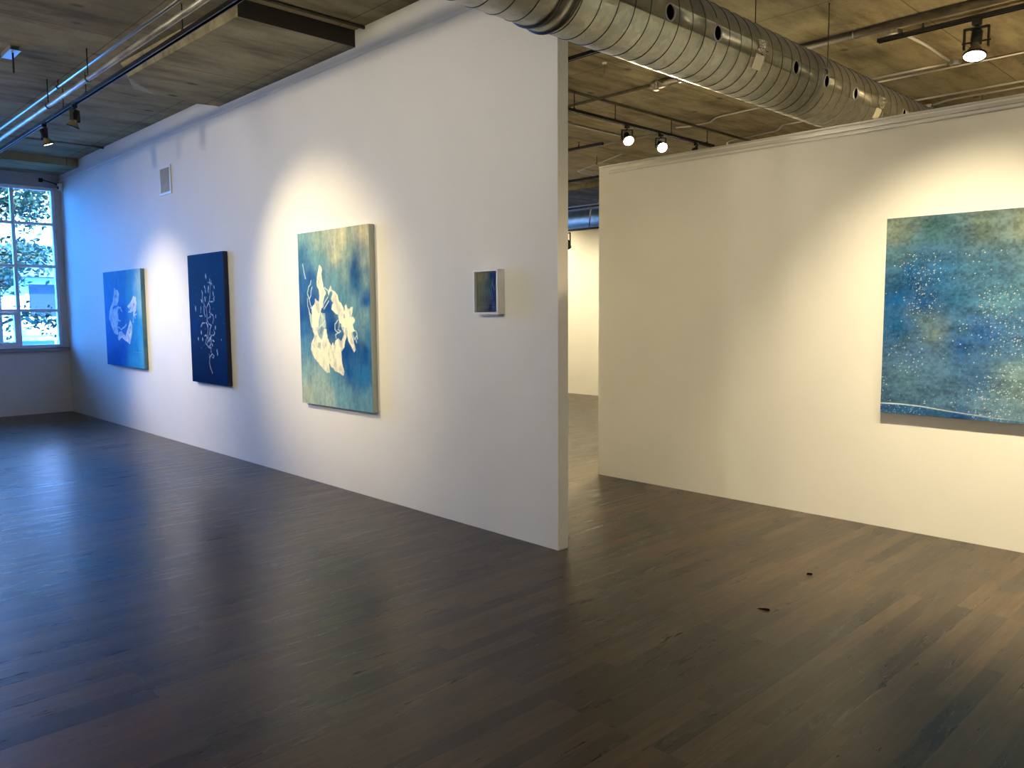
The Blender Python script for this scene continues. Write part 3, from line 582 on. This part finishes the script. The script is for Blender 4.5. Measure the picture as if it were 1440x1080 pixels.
# ---------------------------------------------------------------- lighting tracks and heads
def track(label, a, b, mounts, length_axis):
    a, b = Vector(a), Vector(b); mid = (a+b)/2
    r = thing('lighting_track', label, 'lighting track', (mid.x,mid.y,a.z+.02))
    bm = new(); w, h = .017, .017
    if length_axis == 'x':
        for s in (-1,1): add_box(bm, (min(a.x,b.x), a.y+s*w-.003, a.z-h), (max(a.x,b.x), a.y+s*w+.003, a.z+h))
        add_box(bm, (min(a.x,b.x), a.y-w, a.z+h-.006), (max(a.x,b.x), a.y+w, a.z+h)); add_box(bm, (min(a.x,b.x), a.y-.003, a.z-h*.4), (max(a.x,b.x), a.y+.003, a.z+h-.006))
    else:
        for s in (-1,1): add_box(bm, (a.x+s*w-.003, min(a.y,b.y), a.z-h), (a.x+s*w+.003, max(a.y,b.y), a.z+h))
        add_box(bm, (a.x-w, min(a.y,b.y), a.z+h-.006), (a.x+w, max(a.y,b.y), a.z+h)); add_box(bm, (a.x-.003, min(a.y,b.y), a.z-h*.4), (a.x+.003, max(a.y,b.y), a.z+h-.006))
    at(obj('rail', bm, M['track']), r)
    for t_ in mounts:
        q = (t_, a.y) if length_axis == 'x' else (a.x, t_)
        top = CZ
        if length_axis == 'x' and a.y > 2.8 and -8.4 < t_ < -5.8: top = 3.785
        bm = new(); add_tube(bm, [(q[0],q[1],top+.002),(q[0],q[1],a.z+h-.002)], .005, 8); add_lathe(bm, [(0,0),(.012,0),(.012,.02),(0,.02)], Matrix.Translation((q[0],q[1],a.z+h-.001)), 12); at(obj('stem', bm, M['black']), r)
    return r
TL = track('long black track with small stems running above the long wall towards the window', (-14.2,2.55,3.70), (-2.0,2.55,3.70), [-12.6,-9.3,-8.55,-6.2,-4.0], 'x')
TB = track('black track over the back room carrying two lit lamps', (-5.84,4.6,3.735), (-5.84,9.35,3.735), [5.2,6.6,7.3,8.4,9.2], 'y')
TR = track('black track at the upper right with one lit lamp', (-2.86,7.12,3.862), (3.3,7.12,3.862), [-2.5,-1.2,0,1.5,3], 'x')
TC = track('black track crossing behind the wall end beneath the round duct', (-5.6,5.50,3.84), (-3.4,5.50,3.84), [-5.4,-4.4,-3.6], 'x')

GRP = 'black track spotlights'
def head(label, x, y, z, aim, on=True, power=300, size=62, scale=1.0, soft=.035, col=(1,.83,.50)):
    """z is the track underside. The lamp swivels in a fork that hangs from the track."""
    r = thing('track_spotlight', label, 'spotlight', (x,y,z), GRP)
    P = Vector((x,y,z-.125*scale)); d = (Vector(aim)-P).normalized()
    side = Vector((d.y,-d.x,0)); side = side.normalized() if side.length > .05 else Vector((1,0,0))
    s = scale
    bm = new(); add_box(bm, (x-.022*s,y-.022*s,z-.03*s),(x+.022*s,y+.022*s,z+.004)); add_tube(bm, [(x,y,z-.03*s),(x,y,z-.045*s)], .011*s, 12); at(obj('track_adapter', bm, M['black'], bevel=.002), r)
    # fork
    bm = new(); w = .062*s
    topc = Vector((x,y,z-.047*s))
    def bar(p, q, hw, ht, nrm):
        ax = (q-p).normalized(); nn = nrm.normalized(); ss = ax.cross(nn).normalized()
        vs_ = [bm.verts.new(e+sa*hw*ss+sb*ht*nn) for e in (p,q) for sa,sb in ((-1,-1),(1,-1),(1,1),(-1,1))]
        for f in ((0,1,2,3),(7,6,5,4),(0,4,5,1),(1,5,6,2),(2,6,7,3),(3,7,4,0)): bm.faces.new([vs_[i] for i in f])
    bar(topc-side*w, topc+side*w, .015*s, .004*s, Vector((0,0,1)))
    for sg in (-1,1): bar(topc+side*w*sg+Vector((0,0,.003*s)), P+side*w*sg+Vector((0,0,-.035*s)), .015*s, .005*s, side)
    at(obj('yoke', bm, M['black']), r)
    Q = d.to_track_quat('Z','Y').to_matrix().to_4x4()
    Mh = Matrix.Translation(P) @ Q
    bm = new(); add_lathe(bm, [(0,-.075*s),(.018*s,-.075*s),(.026*s,-.068*s),(.028*s,-.02*s),(.030*s,.012*s),(.024*s,.018*s),(0,.018*s)], Mh)
    for kx in range(4): add_lathe(bm, [(.0285*s,(-.06+kx*.014)*s),(.031*s,(-.058+kx*.014)*s),(.0285*s,(-.055+kx*.014)*s)], Mh)
    hs = obj('socket_housing', bm, M['black']); at(hs, r)
    for sg in (-1,1):
        bm = new(); add_tube(bm, [P+side*.027*s*sg, P+side*(w+.012*s)*sg], .005*s, 10); at(obj('pivot_knob', bm, M['black']), r)
    bm = new(); add_lathe(bm, [(.022*s,.016*s),(.026*s,.03*s),(.044*s,.062*s),(.056*s,.082*s),(.059*s,.088*s)], Mh); bl = obj('reflector_bulb', bm, M['glass_cone']); at(bl, r)
    bm = new(); add_lathe(bm, [(.059*s,.083*s),(.063*s,.084*s),(.063*s,.096*s),(.058*s,.096*s)], Mh); at(obj('retaining_ring', bm, M['black']), r)
    bm = new(); add_lathe(bm, [(.058*s,.090*s),(.045*s,.095*s),(.02*s,.098*s),(0,.099*s)], Mh); f = obj('lamp_face', bm, M['lens_on'] if on else M['lens_off']); at(f, r)
    bm = new(); pz = P-d*.07*s; add_tube(bm, [Vector((x,y,z-.04*s)), Vector((x,y,z-.06*s))+side*.02*s, (pz+Vector((x,y,z-.05*s)))/2+side*.03*s, pz], .003*s, 8); at(obj('power_lead', bm, M['black']), r)
    if on:
        L = bpy.data.lights.new('beam', 'SPOT'); L.energy = power*SPOT; L.color = col; L.spot_size = math.radians(size); L.spot_blend = 1.0; L.shadow_soft_size = soft
        o = bpy.data.objects.new('beam', L); C.objects.link(o); o.parent = r
        o.matrix_parent_inverse = Matrix.Translation(-Vector(r.location)); o.matrix_basis = Matrix.Translation(P+d*.115*s) @ d.to_track_quat('-Z','Y').to_matrix().to_4x4()
    return r
# visible heads, then two unseen fill heads added on the right track
head('lit spotlight at the far left under the long track, nearest the window', -10.06,2.55,3.683, (-10.15,3.8,.4), True, 45, 70)
head('unlit spotlight hanging on the long track at the upper left', -8.94,2.55,3.683, (-9.3,2.2,2.0), False)
head('lit spotlight behind the wall end, left one of the pair over the back room', -5.84,7.52,3.718, (-3.9,6.05,1.5), True, 600, 100)
head('lit spotlight over the back room, right one of the pair near the partition', -5.84,8.18,3.718, (-3.2,6.05,1.5), True, 600, 100)
head('unlit spotlight at the track end half hidden by the right partition', -5.84,8.95,3.718, (-5.4,9.3,2.6), False)
head('lit spotlight at the upper right below the ceiling, largest of all', -2.10,7.12,3.845, (-2.0,6.3,1.2), True, 420, 100, 1.35, col=(1,.76,.42))
head('added unseen fill spotlight washing the back of the right partition', -.4,7.12,3.845, (-.4,6.05,2.2), True, 1100, 110, col=(1,.76,.42))  # added out of view to bounce warm light onto the right ceiling
head('added unseen fill spotlight washing the back of the partition, farther right', 1.2,7.12,3.845, (.8,6.05,2.2), True, 900, 110, col=(1,.76,.42))
# unseen heads above and behind the camera: picture lamps, plus added room fill
T2 = track('black track out of view over the left gallery floor', (-12.5,.9,3.70), (2.5,.9,3.70), [-12,-9,-6,-3,0,2.3], 'x')
head('spotlight aimed at the tall blue flower canvas', -7.25,.9,3.683, (-6.5,3.8,1.65), True, 400, 52, col=(1,.80,.46))
head('spotlight aimed between the two far left canvases', -10.6,.9,3.683, (-10.15,3.8,1.0), True, 330, 54, col=(1,.80,.46))
T3 = track('black track out of view before the right partition', (-2.4,4.35,3.70), (3.2,4.35,3.70), [-2.2,0,1.5,3], 'x')
head('spotlight aimed at the speckled seascape canvas', -1.75,4.35,3.683, (-1.65,5.92,.1), True, 340, 84)
head('spotlight aimed at the right part of the seascape canvas', -.5,4.35,3.683, (-.4,5.92,.1), True, 320, 84)
head('added fill spotlight aimed at the right partition near its free end', -2.3,4.35,3.683, (-3.6,5.92,.4), True, 20, 100)
head('added fill spotlight washing the right partition evenly', .6,4.35,3.683, (-.9,5.92,2.3), True, 60, 130, soft=.15)  # extra wash added to lift the upper partition
T4 = track('black track out of view in the back room before the far wall', (-12,9.9,3.70), (-7,9.9,3.70), [-11.5,-9.5,-7.5], 'x')
head('spotlight aimed at the far partition', -7.6,9.9,3.683, (-8.6,11.4,1.7), True, 330, 90)
head('spotlight aimed at the far partition, left of its twin', -11.3,9.9,3.683, (-10.6,11.4,1.7), True, 330, 90)
T5 = track('added black track for fill lamps, out of view behind the camera', (-9,-1.8,3.70), (3,-1.8,3.70), [-8.5,-4,0,2.5], 'x')
for lab, x, ax_, ay_, az_, pw, sz in [('farthest left of six', -9.2,-9.6,3.8,2.9,150,80),('second from left', -7.0,-7.4,3.8,2.9,150,80),('third from left', -4.8,-5.4,3.8,2.9,150,78),
    ('fourth from left', -3.4,-4.3,3.8,1.9,190,64),('fifth from left', -1,-1,-3.6,2.3,1100,84),('farthest right of six', 2,3.4,-2.5,2.3,900,84)]:
    head('added fill spotlight behind the camera, '+lab, x,-1.8,3.683, (ax_,ay_,az_), True, pw, sz, soft=.25, col=(1,.88,.64))  # unseen lamps added as ambient fill

# hung lamp fitting against the far wall, seen in the gap
r = thing('track_spotlight', 'dark hook-shaped lamp fitting seen against the far white wall in the gap', 'spotlight', (-9.55,10.6,2.95))
bm = new(); add_tube(bm, [(-9.55,10.6,CZ),(-9.55,10.6,2.95)], .006, 8); at(obj('stem', bm, M['steel']), r)
bm = new(); add_tube(bm, [(-9.44,10.56,2.95),(-9.44,10.56,2.76),(-9.46,10.56,2.71),(-9.50,10.57,2.69)], .012, 8); add_tube(bm, [(-9.44,10.56,2.95),(-9.62,10.62,2.95),(-9.62,10.62,2.78)], .012, 8); at(obj('yoke', bm, M['black']), r)
bm = new(); add_lathe(bm, [(0,-.07),(.05,-.06),(.06,.02),(.07,.07),(0,.07)], Matrix.Translation((-9.53,10.59,2.74)) @ Matrix.Rotation(.7,4,'X')); at(obj('housing', bm, M['black']), r)

# ---------------------------------------------------------------- conduits and pipes
def run(name, label, cat, pts, r, m, group=None, clips=()):
    P0 = Vector(pts[0]); t_ = thing(name, label, cat, P0, group)
    bm = new()
    # round the corners a little
    q = [Vector(pts[0])]
    for a, b_, c_ in zip(pts, pts[1:], pts[2:]):
        a, b_, c_ = Vector(a), Vector(b_), Vector(c_); d1 = (a-b_); d2 = (c_-b_); k = min(.07, d1.length*.4, d2.length*.4)
        p1_, p2_ = b_+d1.normalized()*k, b_+d2.normalized()*k
        for s_ in (0,.25,.5,.75,1): q.append((1-s_)**2*p1_+2*s_*(1-s_)*b_+s_*s_*p2_)
    q.append(Vector(pts[-1])); add_tube(bm, q, r, 12); at(obj('tube', bm, m), t_)
    for c_ in clips:
        c_ = Vector(c_); bm = new(); add_tube(bm, [c_+Vector((0,0,CZ-c_.z+.001)), c_+Vector((0,0,r))], .005, 8)
        add_lathe(bm, [(r+.001,-.012),(r+.006,-.012),(r+.006,.012),(r+.001,.012)], Matrix.Translation(c_) @ Matrix.Rotation(PI/2,4,'Y' if abs(q[-1].x-q[0].x) > abs(q[-1].y-q[0].y) else 'X'), 16); at(obj('pipe_clamp', bm, M['black']), t_)
    return t_
run('metal_conduit', 'bright thin conduit, upper of the two pipes at the upper left', 'conduit', [(-14.3,2.43,3.85),(-1.5,2.43,3.85)], .014, M['chrome'], clips=[(x,2.43,3.85) for x in (-12.2,-9.0,-4)])
run('overhead_pipe', 'pale thicker pipe hung between the thin conduit and the long track', 'pipe', [(-14.3,2.345,3.66),(-1.5,2.345,3.66)], .022, M['pale_pipe'], clips=[(x,2.345,3.66) for x in (-12.6,-9.05,-7.785,-3.4)])
bm = new()
run('metal_conduit', 'conduit crossing the ceiling just before the dark beam by the window', 'conduit', [(-12.16,2.2,CZ-.014),(-12.16,YW-.002,CZ-.014)], .013, M['steel'])
run('metal_conduit', 'conduit along the top of the black edged ceiling drop', 'conduit', [(-5.66,.2,CZ-.014),(-5.66,YW-.002,CZ-.014)], .014, M['pipe'])
run('metal_conduit', 'conduit across the ceiling left of the round duct beyond the wall end', 'conduit', [(-6.5,5.24,CZ-.014),(-3.0,5.24,CZ-.014),(2.5,5.24,CZ-.014)], .012, M['steel'])
run('sprinkler_pipe', 'dark pipe running with the duct over the back room ceiling', 'pipe', [(-5.70,5.0,CZ-.045),(-5.70,11.3,CZ-.045)], .015, M['pipe'])
run('metal_conduit', 'light conduit beyond the lit lamp pair, left', 'conduit', [(-6.77,5.0,CZ-.013),(-6.77,8.85,CZ-.013)], .012, M['chrome'])
run('metal_conduit', 'conduit crossing behind the left lamp of the pair', 'conduit', [(-9.5,8.87,CZ-.013),(-6.2,8.87,CZ-.013)], .013, M['steel'])
run('metal_conduit', 'kinked conduit from the back track towards the duct, upper one', 'conduit', [(-6.0,8.72,CZ-.013),(-5.85,8.80,CZ-.013),(-5.55,8.80,CZ-.013),(-5.35,8.62,CZ-.013),(-3.9,8.55,CZ-.013),(2.5,8.55,CZ-.013)], .011, M['chrome'])
run('metal_conduit', 'kinked conduit rising from the partition top, middle one', 'conduit', [(-6.25,10.45,3.7),(-6.0,9.95,CZ-.013),(-5.2,9.85,CZ-.013),(-5.0,9.6,CZ-.013),(-3.3,9.60,CZ-.013),(3,9.60,CZ-.013)], .012, M['chrome'])
run('metal_conduit', 'kinked conduit nearest the partition top, lowest one', 'conduit', [(-6.6,10.9,CZ-.013),(-5.3,10.8,CZ-.013),(-5.1,10.6,CZ-.013),(-3.3,10.55,CZ-.013),(3,10.55,CZ-.013)], .012, M['chrome'])
run('metal_conduit', 'thin bent conduit with a bright elbow in the gap between walls', 'conduit', [(-7.2,9.15,3.80),(-8.55,9.72,3.80),(-8.75,10.95,3.80)], .010, M['chrome'], clips=[(-7.9,9.44,3.80),(-8.65,10.4,3.80)])
run('metal_conduit', 'arched grey conduit high in the gap behind the far wall', 'conduit', [(-9.2,12.3,3.72),(-10.15,12.3,3.72),(-10.45,12.3,3.62),(-10.5,12.3,3.2)], .018, M['chrome'], clips=[(-9.6,12.3,3.72)])
run('overhead_pipe', 'dark pipe crossing high behind the far wall', 'pipe', [(-13,12.1,3.62),(-7,12.1,3.62)], .018, M['pipe'], clips=[(-12,12.1,3.62),(-8,12.1,3.62)])
run('metal_conduit', 'conduit from the round duct to the ceiling box at the right', 'conduit', [(-3.6,8.38,CZ-.012),(-2.72,8.40,CZ-.012)], .012, M['chrome'])
run('flexible_conduit', 'pale flexible conduit linking track end box and ceiling box', 'conduit', [(-2.69,7.22,CZ-.012),(-2.66,7.7,CZ-.014),(-2.68,8.33,CZ-.012)], .013, M['white_plastic'])
run('metal_conduit', 'conduit along the ceiling above the right partition top', 'conduit', [(-3.35,9.95,CZ-.012),(-3.15,9.85,CZ-.012),(3,9.85,CZ-.012)], .012, M['chrome'])
def cbox(label, x, y, n=8, r=.055):
    t_ = thing('junction_box', label, 'junction box', (x,y,CZ))
    bm = new(); add_lathe(bm, [(0,-.035),(r,-.035),(r,0),(0,0)], Matrix.Translation((x,y,CZ)), n); at(obj('box', bm, M['steel'], bevel=.003), t_)
    bm = new(); add_lathe(bm, [(0,-.039),(r*.85,-.039),(r*.85,-.0345)], Matrix.Translation((x,y,CZ)), n); at(obj('cover', bm, M['chrome']), t_)
cbox('octagonal box where the black right hand track begins', -2.74,7.14,8,.075)
cbox('octagonal ceiling box where pale flexible conduit ends', -2.65,8.41)
cbox('ceiling box low behind the right partition, at the duct end', -3.40,9.97)
# sprinkler main with tee and head
r = thing('sprinkler_pipe', 'thick dark pipe across the ceiling on both sides of the round duct', 'pipe', (-3.5,6.9,CZ-.05))
bm = new(); add_tube(bm, [(-4.62,6.86,CZ-.04),(3.4,6.86,CZ-.04)], .034, 16); at(obj('main_pipe', bm, M['pipe']), r)
bm = new(); add_tube(bm, [(-8.5,6.86,CZ-.035),(-4.9,6.86,CZ-.035)], .015, 12); at(obj('branch_pipe', bm, M['pipe']), r)
bm = new(); add_tube(bm, [(-5.02,6.86,CZ-.04),(-4.98,6.86,CZ-.04),(-4.97,6.86,CZ-.04),(-4.60,6.86,CZ-.04)], [.03,.042,.034,.034], 16); add_tube(bm, [(-4.93,6.86,CZ-.04),(-4.80,6.86,CZ-.04)], .042, 16); add_tube(bm, [(-4.68,6.86,CZ-.04),(-4.62,6.86,CZ-.04)], .042, 16); at(obj('tee_fitting', bm, M['steel']), r)
for x in (-2.95,-1.2,.8):
    bm = new(); add_tube(bm, [(x,6.86,CZ),(x,6.86,CZ-.01)], .012, 8); add_tube(bm, [(x,6.86+.037*math.cos(a_*PI/8),CZ-.04-.037*math.sin(a_*PI/8)) for a_ in range(-1,10)], .004, 6); at(obj('pipe_clamp', bm, M['chrome']), r)
r = thing('fire_sprinkler', 'brass sprinkler head standing on the dark pipe left of the duct', 'sprinkler', (-4.86,6.72,CZ-.04))
bm = new(); add_tube(bm, [(-4.86,6.83,CZ-.045),(-4.86,6.72,CZ-.045),(-4.86,6.72,CZ-.075)], .012, 10); at(obj('body', bm, M['steel']), r)
bm = new()
for s_ in (-1,1): add_tube(bm, [(-4.86+s_*.006,6.72,CZ-.07),(-4.86+s_*.026,6.72,CZ-.095),(-4.86+s_*.024,6.72,CZ-.12),(-4.86,6.72,CZ-.14)], .004, 8)
at(obj('yoke', bm, M['steel']), r)
bm = new(); add_lathe(bm, [(0,-.143),(.033,-.141),(.033,-.139),(0,-.138)], Matrix.Translation((-4.86,6.72,CZ)), 16); at(obj('deflector', bm, M['steel']), r)
r = thing('ceiling_hook', 'tiny pale hook under the ceiling between wall end and duct', 'hook', (-4.94,6.01,CZ))
bm = new(); add_lathe(bm, [(0,-.014),(.02,-.012),(.022,0)], Matrix.Translation((-4.94,6.01,CZ)), 14); at(obj('plate', bm, M['white_plastic']), r)
bm = new(); add_tube(bm, [(-4.94,6.01,CZ-.01),(-4.94,6.01,CZ-.10),(-4.96,6.01,CZ-.125),(-4.99,6.01,CZ-.10)], .004, 8); at(obj('hook', bm, M['steel']), r)
r = thing('ceiling_bracket', 'small galvanised channel bracket with a dark rod at upper left', 'bracket', (-8.22,1.87,CZ))
bm = new(); add_box(bm, (-8.44,1.83,CZ-.035),(-8.12,1.84,CZ-.001)); add_box(bm, (-8.44,1.905,CZ-.035),(-8.12,1.915,CZ-.001)); add_box(bm, (-8.44,1.83,CZ-.04),(-8.12,1.915,CZ-.033)); at(obj('channel', bm, M['rail']), r)
bm = new(); add_tube(bm, [(-8.22,1.873,CZ-.03),(-8.22,1.873,3.71)], .008, 8); at(obj('rod', bm, M['black']), r)
# unlit box behind the far lamps
r = thing('round_branch_duct', 'large grey duct lit blue from the window, behind the far wall', 'duct', (-10.5,12.7,3.45))
bm = new(); add_tube(bm, [(-13.9,12.75,3.50),(-4,12.75,3.50)], .17, 32); at(obj('shell', bm, M['duct']), r)
for x in (-12.5,-8.5):
    bm = new(); add_tube(bm, [(x,12.75,CZ),(x,12.75,3.66)], .006, 8); at(obj('hanger_rod', bm, M['pipe']), r)

# floor debris
def chip(label, x, y, rz, pts):
    bm = new(); P_ = [Matrix.Rotation(rz,3,'Z') @ Vector((a,b_,0)) for a, b_ in pts]
    lo_ = [bm.verts.new((x+p.x,y+p.y,.0006)) for p in P_]; hi_ = [bm.verts.new((x+p.x*.8,y+p.y*.8,.006+.004*(i%2))) for i, p in enumerate(P_)]
    bm.faces.new(lo_[::-1]); bm.faces.new(hi_)
    for i in range(len(P_)): bm.faces.new((lo_[i],lo_[(i+1)%len(P_)],hi_[(i+1)%len(P_)],hi_[i]))
    tag(obj('wood_splinter', bm, M['void']), label, 'splinter')
chip('small black splinter on the floor, farther one before the right partition', -2.118,4.53,.6, [(-.018,-.004),(-.004,-.007),(.014,-.005),(.02,.003),(.005,.007),(-.013,.005)])
chip('small black splinter with a thin tail on the floor, nearer one', -2.016,3.823,.35, [(-.05,-.002),(-.006,-.004),(.010,-.007),(.018,.0),(.008,.006),(-.005,.003)])

# ---------------------------------------------------------------- outside
M['ground'] = mat('asphalt', (.10,.10,.10), .9); t, b = nt(M['ground']); t.links.new(ramp(t, noise(t, 8, 5), [(.3,(.07,.07,.075)), (.7,(.13,.13,.13))]), b.inputs['Base Color'])
bm = new(); add_box(bm, (-40,-25,-.6), (-14.62,35,-.45)); o = struct('ground', bm, M['ground'])
M['siding'] = mat('white_clapboard', (.80,.79,.77), .6); t, b = nt(M['siding'])
w_ = t.nodes.new('ShaderNodeTexWave'); w_.bands_direction = 'Z'; w_.wave_profile = 'SAW'; w_.inputs['Scale'].default_value = 1.6; w_.inputs['Distortion'].default_value = 0
tc = t.nodes.new('ShaderNodeTexCoord'); t.links.new(tc.outputs['Object'], w_.inputs[0]); bump(t, b, w_.outputs['Fac'], .5, .02)
t.links.new(ramp(t, w_.outputs['Fac'], [(.0,(.80,.79,.77)), (.9,(.80,.79,.77)), (.97,(.42,.42,.45))]), b.inputs['Base Color'])
M['teal'] = mat('blue_grey_paint', (.10,.17,.24), .6); M['white_trim'] = mat('white_trim_paint', (.8,.8,.8), .5); M['dark_glass'] = mat('dark_window_glass', (.02,.04,.06), .1)
M['shingle'] = mat('grey_roof_shingles', (.12,.12,.13), .9)
hs = thing('house', 'white clapboard house across the street outside the window', 'house', (-26,4,-.45))
bm = new(); add_box(bm, (-32,1.8,-.45), (-24.0,16,7.0)); at(obj('wall', bm, M['siding']), hs)
bm = new(); add_prism(bm, [(-32.5,6.9),(-23.4,6.9),(-28,9.6)], 'y', 1.3, 16.5); at(obj('roof', bm, M['shingle']), hs)
bm = new(); add_box(bm, (-24.0,1.8,-.45), (-23.2,16,.9)); at(obj('porch_base', bm, M['teal']), hs)
bm = new(); add_box(bm, (-23.4,1.8,2.55), (-23.95,16,3.35)); at(obj('porch_fascia', bm, M['teal']), hs)
for yy in (3.6,5.9,8,11):
    f = at(None or obj('window', (lambda bb: (add_box(bb, (-24.02,yy-.5,1.45), (-23.93,yy+.5,2.45)), bb)[1])(new()), M['white_trim']), hs)
    bm = new(); add_box(bm, (-23.94,yy-.42,1.53), (-23.92,yy+.42,2.37)); g = obj('pane', bm, M['dark_glass']); g.parent = f; g.matrix_parent_inverse = Matrix.Identity(4)
bm = new(); add_box(bm, (-23.1,1.8,.98), (-23.05,16,1.06)); add_box(bm, (-23.1,1.8,.75), (-23.05,16,.80))
for i in range(15): add_box(bm, (-23.1,1.8+i,-.45), (-23.05,1.85+i,1.06))
at(obj('porch_railing', bm, M['white_trim']), hs)

M['bark'] = mat('tree_bark', (.09,.07,.05), .9); t, b = nt(M['bark']); bump(t, b, noise(t, 12, 4), .6, .03)
M['leaf'] = mat('tree_leaves', (.03,.07,.03), .55); t, b = nt(M['leaf']); t.links.new(ramp(t, noise(t, 5, 3), [(.3,(.010,.032,.014)), (.7,(.03,.07,.025))]), b.inputs['Base Color'])
def tree(label, x, y, h, rad, nleaf, seed, trunk_r=.12):
    rs = random.Random(seed); r = thing('leafy_tree', label, 'tree', (x,y,-.45))
    bm = new(); tips = []
    add_tube(bm, [(x,y,-.45),(x+.05,y+.03,h*.35),(x-.05,y+.08,h*.65),(x,y,h*.95)], [trunk_r,trunk_r*.8,trunk_r*.55,.03], 10)
    for i in range(34):
        z = h*(.22+.7*rs.random()); a = rs.random()*2*PI; L = rad*(.55+.5*rs.random())*(1.15-.55*abs(z/h-.5)*1.3)
        p0 = Vector((x,y,z)); p1 = p0+Vector((math.cos(a)*L*.5,math.sin(a)*L*.5,L*.22)); p2 = p0+Vector((math.cos(a)*L,math.sin(a)*L,L*.12))
        add_tube(bm, [p0,p1,p2], [.03,.018,.006], 6); tips.append((p0,p1,p2))
    at(obj('trunk_and_branches', bm, M['bark']), r)
    bm = new()
    for i in range(nleaf):
        p0,p1,p2 = rs.choice(tips); s_ = rs.random()**.6
        c_ = (p0.lerp(p1,s_*2) if s_ < .5 else p1.lerp(p2,(s_-.5)*2)) + Vector((rs.gauss(0,.16),rs.gauss(0,.16),rs.gauss(-.05,.13)))
        ax = Vector((rs.gauss(0,1),rs.gauss(0,1),rs.gauss(-.3,.5))).normalized(); nn = ax.cross(Vector((rs.gauss(0,1),rs.gauss(0,1),1))).normalized(); ss = rs.uniform(.06,.12)
        q = [c_, c_+ax*ss*.5+nn*ss*.32, c_+ax*ss*1.3, c_+ax*ss*.5-nn*ss*.32]
        bm.faces.new([bm.verts.new(v_) for v_ in q])
    f = obj('foliage', bm, M['leaf']); f['kind'] = 'stuff'; at(f, r)
tree('leafy tree standing just outside the window', -18.2, 3.55, 5.6, 1.5, 11000, 3)
tree('leafy tree farther left outside the window', -21.5, -4.5, 4.5, 1.6, 4000, 5)
T6 = track('added black track for fill lamps, out of view over the far part of the back room', (-12,8.0,3.70), (-6.6,8.0,3.70), [-11.5,-9,-7], 'x')  # unseen track and heads added to bounce light onto the back ceiling
head('added fill spotlight washing the hidden back of the long wall, left of its twin', -9.6,8.0,3.683, (-9.6,3.92,2.6), True, 900, 80)
head('added fill spotlight washing the hidden back of the long wall near its end', -7.8,8.0,3.683, (-7.8,3.92,2.6), True, 900, 70)
